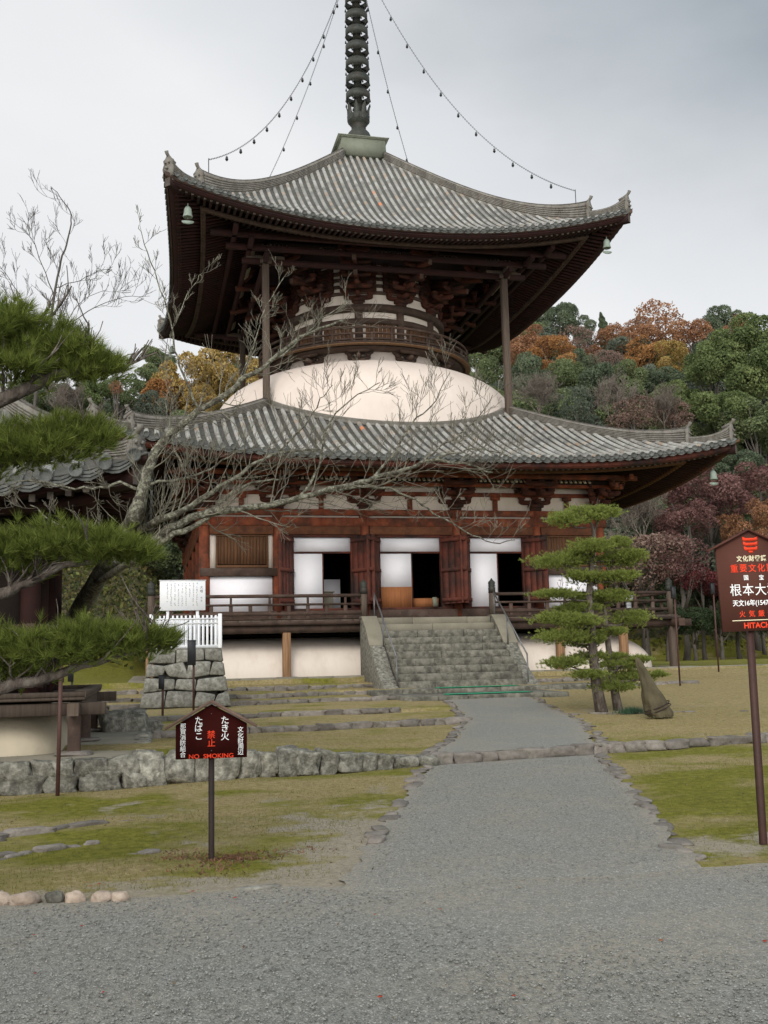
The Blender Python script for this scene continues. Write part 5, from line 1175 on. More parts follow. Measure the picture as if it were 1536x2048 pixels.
# tarp-wrapped statue-like bundle
m = MB(); P0 = np.array([1.0, -23.7, .25]); n = 18; rings = []
lean = np.array([-.42, .1, 1.22]); vs = []; prof = [(0, .33), (.04, .36), (.12, .34), (.25, .30), (.40, .245), (.55, .185), (.70, .13), (.82, .12), (.92, .085), (.98, .05), (1.0, .01)]
prof = [(np.interp(t, [p[0] for p in prof], [p[1] for p in prof])) for t in np.linspace(0, 1, 26)]
for i, r in enumerate(prof):
    t = i / 25; r *= .80
    for k in range(n * 2):
        a = 2 * pi * k / (n * 2); rr_ = r * (1 + .10 * sin(a * 5 + t * 5) + .07 * sin(a * 9 - t * 11) + .03 * sin(t * 23 + a * 2)); c = P0 + lean * t
        vs.append((c[0] + rr_ * cos(a), c[1] + rr_ * .8 * sin(a), c[2] + .02 * sin(a * 7) * (1 - t)))
fs = [(i * 2 * n + k, i * 2 * n + (k + 1) % (2 * n), (i + 1) * 2 * n + (k + 1) % (2 * n), (i + 1) * 2 * n + k) for i in range(25) for k in range(2 * n)]
m.add(vs, fs); tb = m.build('wrapped_bundle', M_tarp, None, smooth=True); tag(tb, 'cone-shaped bundle wrapped in olive-brown sacking leaning beside the small pine', 'wrapped bundle')
M_bundle = tb
m = MB(); 
for zf in (.14, .19): 
    c = P0 + lean * zf; r = (.335 - .15 * zf) * .83; m.tube([(c[0] + r * 1.06 * cos(a), c[1] + r * .87 * sin(a), c[2] + .10 * cos(a) - .02) for a in np.linspace(0, 2 * pi, 25)], .012, n=5)
m.build('binding_rope', M_signpost, tb)
# small white box sign on the veranda, small board at the centre door
m = MB(); m.j(); m.prism([(-.16, 0), (.10, 0), (.14, .22), (-.10, .22)], (7.75, -9.05, 3.42), (1, 0, 0), (0, 0, 1), (0, 1, 0), .06); m.box(7.65, 7.82, -8.98, -8.9, 2.906, 3.42)
vb = m.build('white_card', M_wpaint, None, loc=(7.75, -9, 2.906)); tag(vb, 'small tilted white card on a stand behind the right veranda railing', 'notice')
B = Matrix.Translation((7.755, -9.052, 3.53)) @ Matrix.Rotation(pi / 2, 4, 'X'); letters([('2590', .10, 0, 0, .001, 1)], 'number_lettering', B, M_tb, vb)
m = MB(); m.prism([(-.09, 0), (.09, 0), (.06, .33), (-.10, .33)], (.78, -7.75, 3.39), (1, 0, 0), (0, .12, 1), (0, 1, 0), .03); tag(m.build('leaning_board', M_copper, None, loc=(.78, -7.75, 3.4)), 'little green-grey board leaning inside the centre doorway', 'board')
m = MB(); m.box(-3.15, -2.75, -6.6, -6.3, 3.345, 4.0); m.box(-3.2, -2.7, -6.65, -6.25, 4.0, 4.04); tag(m.build('small_cabinet', M_cut, None, bevel=.01, loc=(-2.95, -6.4, 3.345)), 'pale box standing inside the left doorway', 'cabinet')

# ================================================================== the small hall at the left
hl = empty('wooden_hall', (-13.0, -25.8, .4)); tag(hl, 'small tiled wooden hall with a white plaster base at the left edge', 'hall')
S_ = 3.6; C_ = (-9.38 - S_ , -29.4 + S_)
hr = Roof(S_, [(3.6, 3.86), (3.0, 4.22), (2.4, 4.66), (1.7, 5.28), (1.0, 5.98), (.4, 6.6)], .35, .56, 2.4, 2.0, c=C_, pitch=.375, r=.088)
hr.tiles('hall_roof_tiles', hl, fine=True, tm=M_tileh); hr.ridges(hl, .35, 2.82, 3.42, h=.27, up1=.22, up2=.10, w=.12)
hr.soffit(hl, 3.42, 2.7, 2.85, 1.9, .24, .20, .34, gap=.24, mats={'fascia': [M_darkred, M_darkred], 'rafter': [M_darkred, M_tipd]}, fasc=.08, red=.07, rw=.08, rh=.10)
m = MB(); m.lathe([(.24, 6.4), (.30, 6.55), (.30, 6.8), (.12, 6.95), (.28, 7.15), (.2, 7.45), (0, 7.6)], c=(C_[0], C_[1], 0), n=14); m.build('roof_jewel', M_ridge, hl)
hw = 1.95
m = MB()
for k in range(4):
    for x in (-hw, -.7, .7): p = rotk((x, -hw, 0), k); m.j(.3, .7).lathe([(.14, 1.15), (.14, 3.75)], c=(C_[0] + p[0], C_[1] + p[1], 0), n=12)
m.build('hall_columns', M_darkred, hl)
m = MB(); m.box(C_[0] - hw + .05, C_[0] + hw - .05, C_[1] - hw + .05, C_[1] + hw - .05, 1.2, 4.2); m.build('hall_walls', M_inner, hl)
m = MB()
for k in range(4):
    for z in (1.35, 2.1, 3.55, 3.85): m.j(.3, .7).bar(*[tuple(np.array(rotk((sx * (hw + .2), -hw, z + .004 * k), k)) + np.array([C_[0], C_[1], 0])) for sx in (-1, 1)], .16, .16)
    for sx in (-1.33, 0, 1.33):
        p = np.array(rotk((sx, -hw, 2.85), k)) + np.array([C_[0], C_[1], 0])
m.build('hall_beams', M_dark, hl)
for k in (0, 3):
    for x0, x1 in ((-.56, .56),):
        m = MB(); a, b = rotk((x0, -hw - .03, 0), k), rotk((x1, -hw + .06, 0), k); m.box(C_[0] + min(a[0], b[0]), C_[0] + max(a[0], b[0]), C_[1] + min(a[1], b[1]), C_[1] + max(a[1], b[1]), 1.45, 3.45); m.build('hall_screen', M_white, hl)
m = MB(); vh = 2.78
for k in range(4):
    m.j(); a = [np.array(rotk((sx * vh, -vh + .08, 1.12), k)) + np.array([C_[0], C_[1], 0]) for sx in (-1, 1)]; m.bar(a[0] * [1, 1, 1] + [0, 0, .06], a[1] + [0, 0, .06], .18, .07)
    a = [np.array(rotk((sx * (vh + .28), -vh + .14, .98 + .004 * k), k)) + np.array([C_[0], C_[1], 0]) for sx in (-1, 1)]; m.bar(a[0], a[1], .15, .17)
m.box(C_[0] - vh, C_[0] + vh, C_[1] - vh, C_[1] + vh, 1.10, 1.145)
m.build('hall_veranda', M_post, hl, bevel=.01)
for k in range(4):
    for x in (vh - .14, 0): p = rotk((x, -vh + .14, 0), k); m = MB(); m.bar((C_[0] + p[0], C_[1] + p[1], .36), (C_[0] + p[0], C_[1] + p[1], .90), .17, .17, up=(0, 1, 0)); q = m.build('hall_veranda_post', M_dark, hl, bevel=.01); m = MB(); m.rock((C_[0] + p[0], C_[1] + p[1], .38), .26, .22, .035, seed=k, n=2); m.build('footing_stone', M_curb, q)
m = MB(); vs = []
prof = [(2.42 - .55 * (1 - sqrt(1 - (t ** 2))), .35 + .62 * t) for t in np.linspace(0, 1, 10)] + [(1.5, .98)]
for hf, z in prof:
    for k in range(4):
        for e in range(5): a = -pi / 2 + pi / 2 * e / 4; q = rotk(((hf - .6) + .6 * cos(a), -(hf - .6) + .6 * sin(a), z), k); vs.append((q[0] + C_[0], q[1] + C_[1], q[2]))
m.add(vs, [(i * 20 + e, i * 20 + (e + 1) % 20, (i + 1) * 20 + (e + 1) % 20, (i + 1) * 20 + e) for i in range(len(prof) - 1) for e in range(20)]); m.build('hall_plaster_mound', M_tan, hl, smooth=True)
# its stone-faced platform
pf = empty('hall_platform', (-13, -25.8, 0)); tag(pf, 'raised earth platform faced with mortared rubble beneath the small hall', 'platform')
m = MB(); m.prism([(-17.5, -29.75), (-9.75, -29.25), (-9.55, -28.9), (-9.35, -25.3), (-9.5, -21.9), (-17.5, -21.9)], (0, 0, -.1), (1, 0, 0), (0, 1, 0), (0, 0, 1), .455); m.build('platform_top', M_cut, pf)
m = MB(); rr = random.Random(9)
for row in range(2):
    x = -16.5
    while x < -9.6:
        L = rr.uniform(.22, .5) * (1 if row else 1.2); m.rnd = rr.random(); y = -29.32 + (x + 9.7) * .06 - .06; m.rock((x + L / 2, y - .02 * (1 - row), .09 + .18 * row), L / 2 * 1.05, (.14), .125, n=3, box=.9, rot=.06, seed=rr.random()); x += L * .97
for i in range(12): y = -29.1 + .6 * i; m.rnd = rr.random(); m.rock((-9.44 + .02 * (i % 2), y, .18), .16, .34, .18, n=2, box=1.0, seed=i)
m.build('rubble_facing', M_stone, pf, smooth=True)
m = MB(); rr = random.Random(2)
for p, s in (((-9.75, -23.3, .38), (.42, .35, .40)), ((-9.35, -22.9, .3), (.28, .25, .18))):
    m = MB(); m.rnd = .4; m.rock(p, *s, seed=int(s[0] * 100), n=3, box=.9); tag(m.build('boulder', M_stone, None, smooth=True), 'large lichen-covered boulder behind the corner of the small hall' if s[0] > .4 else 'low boulder beside the larger one behind the small hall', 'boulder')

# ================================================================== vegetation
def leaf_cloud(P, S, nrm_bias=None):
    """quads at P with size S"""
    n = len(P); nv = rng.normal(size=(n, 3)); 
    if nrm_bias is not None: nv = nv * .8 + nrm_bias
    nv /= np.linalg.norm(nv, axis=1)[:, None]; t = rng.normal(size=(n, 3)); t -= (t * nv).sum(1)[:, None] * nv; t /= np.linalg.norm(t, axis=1)[:, None]; b = np.cross(nv, t)
    t = t * S[:, None]; b = b * S[:, None] * .6
    V = np.stack([P - t, P - b * .9 + t * .1, P + t, P + b], 1).reshape(-1, 3); F = np.arange(4 * n).reshape(n, 4); return V, F
def crown(seed, nl, n, size, zs=.85, lobe=(.30, .48), spread=.62, gap=.0, bot=-.5):
    global rng
    sv = rng; rng = np.random.default_rng(seed); C = []; Rl = []
    while len(C) < nl:
        p = rng.normal(size=3); p /= np.linalg.norm(p); p *= spread * rng.uniform(.35, 1) ** .6; p[2] *= zs
        if p[2] < bot: continue
        C.append(p); Rl.append(rng.uniform(*lobe))
    C = np.array(C); Rl = np.array(Rl); k = rng.choice(nl, n, p=Rl ** 2 / (Rl ** 2).sum()); d = rng.normal(size=(n, 3)); d[:, 2] += .45; d /= np.linalg.norm(d, axis=1)[:, None]
    rad = Rl[k] * rng.uniform(.72, 1.04, n) * (1 + .12 * np.sin(d[:, 0] * 7 + k) * np.cos(d[:, 1] * 6 + k * 2)); P = C[k] + d * rad[:, None] * np.array([1, 1, .8])
    inside = np.zeros(n, bool)
    for i in range(nl):
        q = (P - C[i]) / np.array([1, 1, .8]); inside |= (np.linalg.norm(q, axis=1) < Rl[i] * .66) & (k != i)
    P, d, k = P[~inside], d[~inside], k[~inside]
    lb = rng.uniform(.15, .75, nl); r = np.clip(lb[k] + rng.normal(size=len(P)) * .16, 0, 1); V, F = leaf_cloud(P, size * rng.uniform(.6, 1.3, len(P)), d * .9); me = mesh_np('crown', V, F, np.repeat(r, 4)); rng = sv; return me
def conifer_crown(seed, n, size):
    global rng
    sv = rng; rng = np.random.default_rng(seed); t = rng.uniform(0, 1, n) ** .7; a = rng.uniform(0, 6.28, n); lay = (np.sin(t * 40 + a * 2) * .5 + .5) * .35 + .65
    r = (1 - t) ** .75 * .62 * lay * rng.uniform(.75, 1.05, n); P = np.stack([r * np.cos(a), r * np.sin(a), (1 - 0) * (t * 2 - 1) - .12 * r], -1); V, F = leaf_cloud(P, size * rng.uniform(.6, 1.3, n)); me = mesh_np('conifer_crown', V, F, np.repeat(np.clip(.35 + .3 * lay * rng.uniform(0, 1, n), 0, 1), 4)); rng = sv; return me
def grow(m, p, d, L, r, depth, rr, up=.15, nseg=5, ang=(.45, .95), kids_=(3, 5), taper=.55, wig=.16, minr=.004, n=4):
    P = [np.array(p, float)]; d = np.array(d, float) / np.linalg.norm(d); R = [r]; D = [d]
    for i in range(nseg):
        d = d + np.array([rr.gauss(0, wig), rr.gauss(0, wig), rr.gauss(0, wig) + up * .3]); d /= np.linalg.norm(d); P.append(P[-1] + d * L / nseg); R.append(max(minr, r * (1 - (1 - taper * .6) * (i + 1) / nseg))); D.append(d)
    m.rnd = rr.random(); m.tube(P, R, n=n if depth > 0 else 3, cap=False)
    if depth <= 0: return
    for q in range(rr.randint(*kids_)):
        f = rr.uniform(.25, 1.0); i = min(nseg - 1, int(f * nseg)); g = f * nseg - i; c = P[i] * (1 - g) + P[i + 1] * g; dd = D[i]
        perp = np.cross(dd, [rr.gauss(0, 1), rr.gauss(0, 1), rr.gauss(0, 1)]); perp /= np.linalg.norm(perp) + 1e-9; a = rr.uniform(*ang); nd = dd * cos(a) + perp * sin(a); nd[2] += up
        grow(m, c, nd, L * rr.uniform(.45, .75), max(minr, r * .5), depth - 1, rr, up, max(3, nseg - 1), ang, kids_, taper, wig, minr, n)
def bare_crown_mesh(seed, depth=4, kk=(4, 6)):
    m = MB(); rr = random.Random(seed)
    for i in range(5): a = i * 1.25 + rr.uniform(-.3, .3); grow(m, (0, 0, -.9), (cos(a) * .6, sin(a) * .6, 1.0), 1.05, .028, depth, rr, up=.20, nseg=5, kids_=kk, minr=.0045, wig=.10)
    return mesh_np('bare_crown', np.array(m.V), m.F, m.R)

L_dgreen = leafmat('dark_evergreen_leaves', [(.07, .092, .058), (.12, .15, .088), (.18, .21, .125)], trans=.4)  # hill greens lightened and greyed to stand in for distance haze
L_green = leafmat('mid_evergreen_leaves', [(.09, .115, .055), (.155, .19, .085), (.235, .27, .13)], trans=.4)
L_bright = leafmat('camphor_leaves', [(.08, .11, .042), (.15, .19, .07), (.24, .275, .115)], trans=.4)
L_grey = leafmat('grey_green_leaves', [(.07, .085, .06), (.12, .14, .10), (.19, .205, .155)], trans=.4)
L_orange = leafmat('orange_autumn_leaves', [(.20, .095, .035), (.35, .17, .06), (.47, .27, .11)], trans=.35)
L_rust = leafmat('rust_autumn_leaves', [(.17, .085, .045), (.31, .155, .08), (.41, .23, .125)], trans=.35)
L_yellow = leafmat('yellow_autumn_leaves', [(.19, .13, .04), (.36, .245, .075), (.47, .35, .14)], trans=.35)
L_maroon = leafmat('maroon_maple_leaves', [(.085, .042, .038), (.175, .088, .078), (.27, .155, .135)], trans=.35)
L_crimson = leafmat('crimson_maple_leaves', [(.05, .014, .014), (.12, .030, .032), (.20, .055, .055)])
L_brown = leafmat('brown_withered_leaves', [(.10, .06, .045), (.21, .135, .105), (.30, .215, .17)])
L_shade = leafmat('deep_green_shrub_leaves', [(.018, .03, .014), (.035, .055, .022), (.07, .09, .04)])
B_broad = [crown(s, nl, 17000, .034, lobe=(.2, .38), spread=.74) for s, nl in ((1, 20), (2, 26), (3, 16))]
B_fine = [crown(s, 22, 11000, .030, lobe=(.2, .36), spread=.75) for s in (11, 12)]
B_sparse = [crown(s, 16, 4200, .032, lobe=(.22, .42), spread=.72) for s in (21, 22)]
B_maple = [crown(s, 26, 12000, .026, zs=.55, lobe=(.16, .30), spread=.85, bot=-.8) for s in (31, 32)]
B_con = [conifer_crown(41, 7000, .05)]
B_bare = [bare_crown_mesh(s) for s in (51, 52)]
TRK = []
for s in range(3):
    m = MB(); m.rnd = .5; rr = random.Random(s); P = [(0, 0, 0)]
    for i in range(1, 7): P.append((P[-1][0] + rr.gauss(0, .02), P[-1][1] + rr.gauss(0, .02), i / 6))
    m.tube(P, [.062, .05, .045, .04, .036, .03, .018], n=7)
    for q in range(5): f = rr.uniform(.5, .9); i = int(f * 6); a = rr.uniform(0, 6.28); m.tube([P[i], (P[i][0] + .16 * cos(a), P[i][1] + .16 * sin(a), P[i][2] + .16), (P[i][0] + .30 * cos(a), P[i][1] + .30 * sin(a), P[i][2] + .36)], [.024, .016, .006], n=5)
    TRK.append(mesh_np('trunk', np.array(m.V), m.F, m.R))
for me_ in TRK: me_.materials.append(M_trunk)
for me_ in B_broad + B_fine + B_sparse + B_maple + B_con + B_bare: me_.materials.append(L_green)
def tree(kind, px, py, rpx, Y, mt, label, group=None, sz=1.0, cat='tree'):
    c = at(px, py, Y); dist = float((c - CP) @ FW); r = rpx * dist / CF
    zg = float(H(c[0], c[1])); base = (c[0], c[1], zg - .2)
    bk, names = {'broad': (B_broad, 'evergreen_tree'), 'fine': (B_fine, 'autumn_tree'), 'sparse': (B_sparse, 'thin_tree'), 'maple': (B_maple, 'maple_tree'), 'conifer': (B_con, 'conifer_tree'), 'bare': (B_bare, 'bare_tree')}[kind], None
    mesh, nm = bk[0][R_.randrange(len(bk[0]))], bk[1]
    if mt in (L_orange, L_rust, L_yellow) : nm = 'autumn_tree'
    e = empty(nm, base); tag(e, label, cat, group)
    o = bpy.data.objects.new('crown', mesh); COL.objects.link(o); o.parent = e; o.location = (0, 0, c[2] - base[2]); o.rotation_euler = (R_.uniform(-.2, .2), R_.uniform(-.2, .2), R_.uniform(0, 6.28)); r2 = r * (.62 if kind == 'bare' else 1.0); o.scale = (r2 * R_.uniform(.85, 1.2), r2 * R_.uniform(.85, 1.2), r2 * sz * R_.uniform(.85, 1.15))
    o.material_slots[0].link = 'OBJECT'; o.material_slots[0].material = mt
    top = max(1.5, c[2] - base[2] + (-r * .15 if kind != 'bare' else -r * .8 * sz)); t = bpy.data.objects.new('trunk', TRK[R_.randrange(3)]); COL.objects.link(t); t.parent = e; w = min(1.4, max(.6, r * .35)) * 4.2
    t.scale = (w, w, top); t.rotation_euler = (0, 0, R_.uniform(0, 6.28)); return e
# distant hillside, right: skyline first
SK = [('broad', 1112, 640, 58, 92, L_dgreen, 'dark round evergreen topping the ridge just right of the upper roof'), ('broad', 1075, 675, 45, 84, L_green, 'light green tree below the ridge-top evergreen beside the right roof post'),
 ('broad', 1165, 662, 34, 90, L_dgreen, 'small dark evergreen on the ridge left of the lone conifer'), ('conifer', 1208, 660, 34, 88, L_dgreen, 'lone small conifer standing on the skyline right of the roof'),
 ('sparse', 1150, 692, 55, 78, L_brown, 'leafless brownish tree on the slope below the lone conifer'), ('fine', 1060, 700, 70, 70, L_rust, 'rust-orange tree on the slope right beside the roof post'), ('fine', 1105, 712, 55, 66, L_orange, 'bright orange tree beside the rust one near the roof post'),
 ('fine', 1225, 700, 60, 76, L_rust, 'rusty tree right under the lone conifer'), ('sparse', 1325, 658, 92, 82, L_rust, 'broad airy rust-red tree standing highest on the skyline'), ('fine', 1280, 675, 55, 78, L_rust, 'small rusty tree at the left foot of the broad rust-red one'),
 ('fine', 1392, 678, 58, 76, L_rust, 'rust-coloured tree between the broad red tree and the dark dome-shaped one'), ('fine', 1292, 715, 58, 70, L_orange, 'orange-gold tree in the middle of the right hillside'), ('fine', 1340, 722, 52, 66, L_yellow, 'yellow tree in the middle of the right hillside'),
 ('sparse', 1212, 725, 36, 68, L_brown, 'pinkish brown tree between the orange trees on the hillside'), ('broad', 1448, 648, 55, 86, L_dgreen, 'dark dome-shaped evergreen on the skyline at the upper right'), ('fine', 1480, 658, 34, 74, L_rust, 'small rusty tree peeping over the bright green trees'),
 ('broad', 1420, 735, 72, 50, L_bright, 'bright green camphor with billowing crown, leftmost of the tall ones'), ('broad', 1490, 690, 72, 50, L_bright, 'bright green camphor with the highest crown at the right'), ('broad', 1545, 740, 85, 46, L_bright, 'bright green camphor cut by the right edge of the photo'),
 ('broad', 1440, 815, 68, 44, L_bright, 'lower billowing camphor above the right ridge end of the roof'), ('broad', 1510, 845, 72, 42, L_green, 'mid green tree above the red maples at the right edge'),
 ('broad', 1350, 800, 48, 52, L_bright, 'yellow-green tree left of the camphors'), ('broad', 1060, 760, 55, 58, L_dgreen, 'dark green tree immediately right of the right roof post'), ('broad', 1120, 755, 55, 60, L_green, 'green tree second from the right roof post'),
 ('broad', 1185, 770, 55, 58, L_dgreen, 'dark leathery evergreen in the centre of the right slope'), ('broad', 1250, 765, 50, 60, L_green, 'green tree under the orange-gold ones'), ('broad', 1318, 765, 50, 60, L_dgreen, 'dark evergreen under the yellow tree'),
 ('bare', 1075, 790, 75, 44, M_twig, 'pale leafless tree directly behind the dome and right roof post'), ('sparse', 1150, 815, 62, 46, L_grey, 'thin grey-green tree behind the lower roof, right of the dome'), ('bare', 1230, 800, 75, 44, M_twig, 'pale leafless tree over the middle of the right roof slope'),
 ('sparse', 1265, 825, 60, 42, L_brown, 'brown twiggy tree over the right roof slope'), ('bare', 1320, 815, 70, 42, M_twig, 'pale leafless tree left of the roof ridge end'), ('sparse', 1345, 830, 50, 43, L_brown, 'brown twiggy tree nearest the right ridge end'),
 ('broad', 1375, 925, 42, 34, L_bright, 'yellow-green bush-like tree beneath the right roof corner'), ('broad', 1470, 930, 70, 36, L_dgreen, 'deep green tree between the roof corner and the red maples'),
 ('maple', 1420, 985, 100, 24, L_maroon, 'large maroon maple behind the right roof corner'), ('maple', 1515, 970, 95, 26, L_maroon, 'maroon maple at the right edge of the photo'), ('maple', 1375, 1040, 75, 22, L_maroon, 'small maroon maple low behind the roof corner'),
 ('maple', 1500, 1060, 85, 21, L_rust, 'rust-brown maple just behind the big brown sign'), ('maple', 1400, 1160, 62, 17, L_crimson, 'crimson maple left of the big brown sign'), ('maple', 1470, 1170, 60, 18, L_crimson, 'crimson maple hidden mostly by the big brown sign'),
 ('sparse', 1285, 1120, 98, 19, L_brown, 'withered brown tree behind the right veranda'), ('sparse', 1360, 1115, 88, 17, L_maroon, 'thin reddish tree behind the veranda corner'), ('bare', 1275, 1030, 95, 22, M_twig, 'pale leafless tree behind the right end of the pagoda'), ('bare', 1225, 1110, 75, 20, M_twig, 'leafless tree close behind the right wall of the pagoda'),
 ('broad', 395, 755, 90, 46, L_yellow, 'LEFT'), ]
for a in SK[:-1]: tree(*a)
SKL = [('broad', 392, 768, 95, 46, L_yellow, 'big golden-brown autumn tree left of the dome'), ('broad', 462, 750, 66, 48, L_yellow, 'golden tree close to the left roof post'), ('broad', 335, 795, 55, 45, L_orange, 'small orange tree at the left foot of the golden one'), ('fine', 400, 810, 45, 42, L_yellow, 'low yellow tree just above the left roof slope'),
 ('broad', 318, 720, 44, 58, L_green, 'round green tree rising under the left roof corner'), ('broad', 290, 765, 48, 54, L_green, 'green tree left of the golden trees'), ('broad', 235, 790, 46, 50, L_green, 'mid green tree between the pine bough and golden trees'), ('sparse', 233, 775, 22, 46, L_rust, 'small reddish tree among the green ones at the left'),
 ('broad', 170, 790, 52, 48, L_bright, 'yellow-green tree behind the ridge of the small hall'), ('broad', 110, 800, 55, 46, L_dgreen, 'dark teal evergreen behind the pine bough'), ('broad', 45, 790, 60, 46, L_green, 'green tree behind the pine at the left edge'), ('broad', 300, 820, 40, 40, L_grey, 'grey-green tree above the left ridge end'),
 ('conifer', 32, 650, 50, 62, L_dgreen, 'dark conifer rising behind the top pine bough at the left'), ('broad', 90, 720, 50, 66, L_dgreen, 'dark evergreen right of that conifer, half hidden by the pine'), ('bare', 130, 810, 80, 34, M_twig, 'pale leafless tree behind the roof of the small hall'), ('broad', 500, 740, 50, 56, L_green, 'green tree seen between the left roof post and the dome'),
 ('broad', 200, 860, 50, 38, L_dgreen, 'dark evergreen low behind the small hall roof'), ('broad', 360, 860, 45, 36, L_green, 'green tree hidden behind the left slope of the lower roof')]
for a in SKL: tree(*a)
for i_, (px, py, r, Y) in enumerate(((1330, 1235, 42, 13), (1385, 1245, 44, 14), (1440, 1240, 46, 15), (1500, 1235, 50, 16), (1560, 1240, 50, 15), (1290, 1220, 40, 14), (1345, 1180, 45, 18), (1430, 1180, 50, 20), (1520, 1170, 55, 20))):
    tree('broad', px, py, r, Y, L_shade, 'dark evergreen shrub massed low behind the right end of the veranda', 'dark shrubs behind the veranda corner')
k_ = 0
for Y in (26, 32, 39, 47, 55, 64, 73, 82):
    for px in range(975, 1640, 50):
        x = px + R_.uniform(-22, 22); c = at(x, 1000, Y); dist = float((c - CP) @ FW); zg = float(H(c[0], c[1])); r = R_.uniform(2.8, 4.2) * (1.0 if Y > 40 else .85)
        zc = zg + r * 1.25 + R_.uniform(.3, 1.6); py = 1024 - CF * float((np.array([c[0], c[1], zc]) - CP) @ UP) / float((np.array([c[0], c[1], zc]) - CP) @ FW)
        if py < 690 - 0: continue
        tree('broad', x, py, r / dist * CF, Y, R_.choice((L_dgreen, L_green, L_green, L_grey)), 'evergreen tree packed among others on the wooded hill to the right', 'evergreens on the right hillside')
for px, py, r, Y in ((285, 815, 45, 57), (330, 835, 50, 60), (375, 830, 52, 58), (420, 835, 50, 60), (465, 830, 52, 57), (510, 820, 50, 60), (550, 800, 46, 58), (300, 880, 55, 52), (360, 890, 55, 54), (430, 890, 55, 52), (500, 880, 55, 54), (240, 840, 45, 56), (190, 830, 45, 58), (480, 790, 40, 62)):
    tree('broad', px, py, r, Y, R_.choice((L_dgreen, L_green, L_grey)), 'evergreen tree packed among others on the wooded slope to the left', 'evergreens on the left slope')
for Y in (30, 40, 50, 60):
    for px in range(-40, 520, 66):
        x = px + R_.uniform(-22, 22); c = at(x, 1000, Y); dist = float((c - CP) @ FW); zg = float(H(c[0], c[1])); r = R_.uniform(2.4, 3.8) * (.65 if Y < 25 else 1)
        zc = zg + r * 1.2 + R_.uniform(.2, 1.2); py = 1024 - CF * float((np.array([c[0], c[1], zc]) - CP) @ UP) / float((np.array([c[0], c[1], zc]) - CP) @ FW)
        if py < 728: continue
        tree('broad', x, py, r / dist * CF, Y, R_.choice((L_dgreen, L_green, L_green, L_grey)), 'evergreen tree packed among others on the wooded slope to the left', 'evergreens on the left slope')
# undergrowth on the slopes
n = 60000; xx = np.concatenate([rng.uniform(8, 60, n), rng.uniform(-30, -4, n)]); yy = np.concatenate([rng.uniform(14, 80, n), rng.uniform(-6, 60, n)]); hz = hill(xx, yy); k = hz > .25 + rng.uniform(0, 1.2, 2 * n); xx, yy = xx[k], yy[k]
P = np.stack([xx, yy, H(xx, yy) + rng.uniform(0, .5, len(xx))], -1); V, F = leaf_cloud(P, rng.uniform(.07, .2, len(P)))
me = mesh_np('undergrowth', V, F, np.repeat(rng.uniform(0, 1, len(P)), 4)); tag(link('undergrowth', me, leafmat('undergrowth_leaves', [(.03, .045, .012), (.07, .075, .02), (.13, .10, .04), (.14, .16, .04)])), 'low shrubs, bamboo grass and litter covering the hill slopes', 'undergrowth', kind='stuff')

# ---- needle pines
def needles(name, P, D, L, w, nn, mt, parent, spread=1.0):
    """tufts of nn needles at P growing along D"""
    n = len(P); P = np.repeat(P, nn, 0); D = np.repeat(D, nn, 0); rv = np.repeat(rng.uniform(-.18, .18, n), nn); d = D + rng.normal(size=P.shape) * .48 * spread; d /= np.linalg.norm(d, axis=1)[:, None]
    Ln = L * rng.uniform(.6, 1.15, len(P)); s = np.cross(d, rng.normal(size=P.shape)); s /= np.linalg.norm(s, axis=1)[:, None] + 1e-9; s *= w / 2
    base = P - D * .03 * rng.uniform(0, 1, len(P))[:, None]
    V = np.stack([base - s, base + s, P + d * Ln[:, None]], 1).reshape(-1, 3); F = np.arange(3 * len(P)).reshape(-1, 3)
    r = np.clip(.5 + rv + rng.normal(size=len(P)) * .16, 0, 1); return link(name, mesh_np(name, V, F, np.repeat(r, 3)), mt, parent)
L_pine = leafmat('pine_needles', [(.035, .045, .015), (.095, .125, .024), (.19, .235, .045), (.33, .36, .10)], trans=.45)
L_pined = leafmat('garden_pine_needles', [(.12, .145, .04), (.27, .32, .075), (.46, .50, .16)], trans=.5)
def pad(px, py, rx, ry, Y, n, dep=None, up=.9, droop=0):
    """tuft positions in a flattened cushion centred on a seen spot at depth Y"""
    c = at(px, py, Y); dist = float((c - CP) @ FW); a, b = rx * dist / CF, ry * dist / CF; dp = dep if dep else a * .75
    m_ = max(3, n // CL); u = rng.normal(size=(m_, 3)); u /= np.linalg.norm(u, axis=1)[:, None]; u[:, 2] = np.abs(u[:, 2]) * np.where(rng.uniform(0, 1, m_) < .8, 1, -.7); rr_ = rng.uniform(.2, 1, m_) ** .5
    u, rr_ = np.repeat(u, CL, 0), np.repeat(rr_, CL); n = len(u); nz_ = 1 + .30 * np.sin(u[:, 0] * 5 + px) * np.cos(u[:, 1] * 5 + py)
    jt = rng.normal(size=(n, 3)) * np.array([1, 1, .6 if dist < 12 else .28]) * min(.055 if dist < 12 else .11, a * .22)
    P = np.stack([c[0] + u[:, 0] * a * rr_ * nz_, c[1] + u[:, 1] * dp * rr_ * nz_, c[2] + (u[:, 2] * rr_ * 1.5 - .35) * b - droop * (u[:, 0] * rr_) ** 2], -1) + jt
    D = np.stack([u[:, 0] * .8 + jt[:, 0] * 9, u[:, 1] * .8 + jt[:, 1] * 9, up + jt[:, 2] * 6], -1); D /= np.linalg.norm(D, axis=1)[:, None]; return P, D
CL = 5
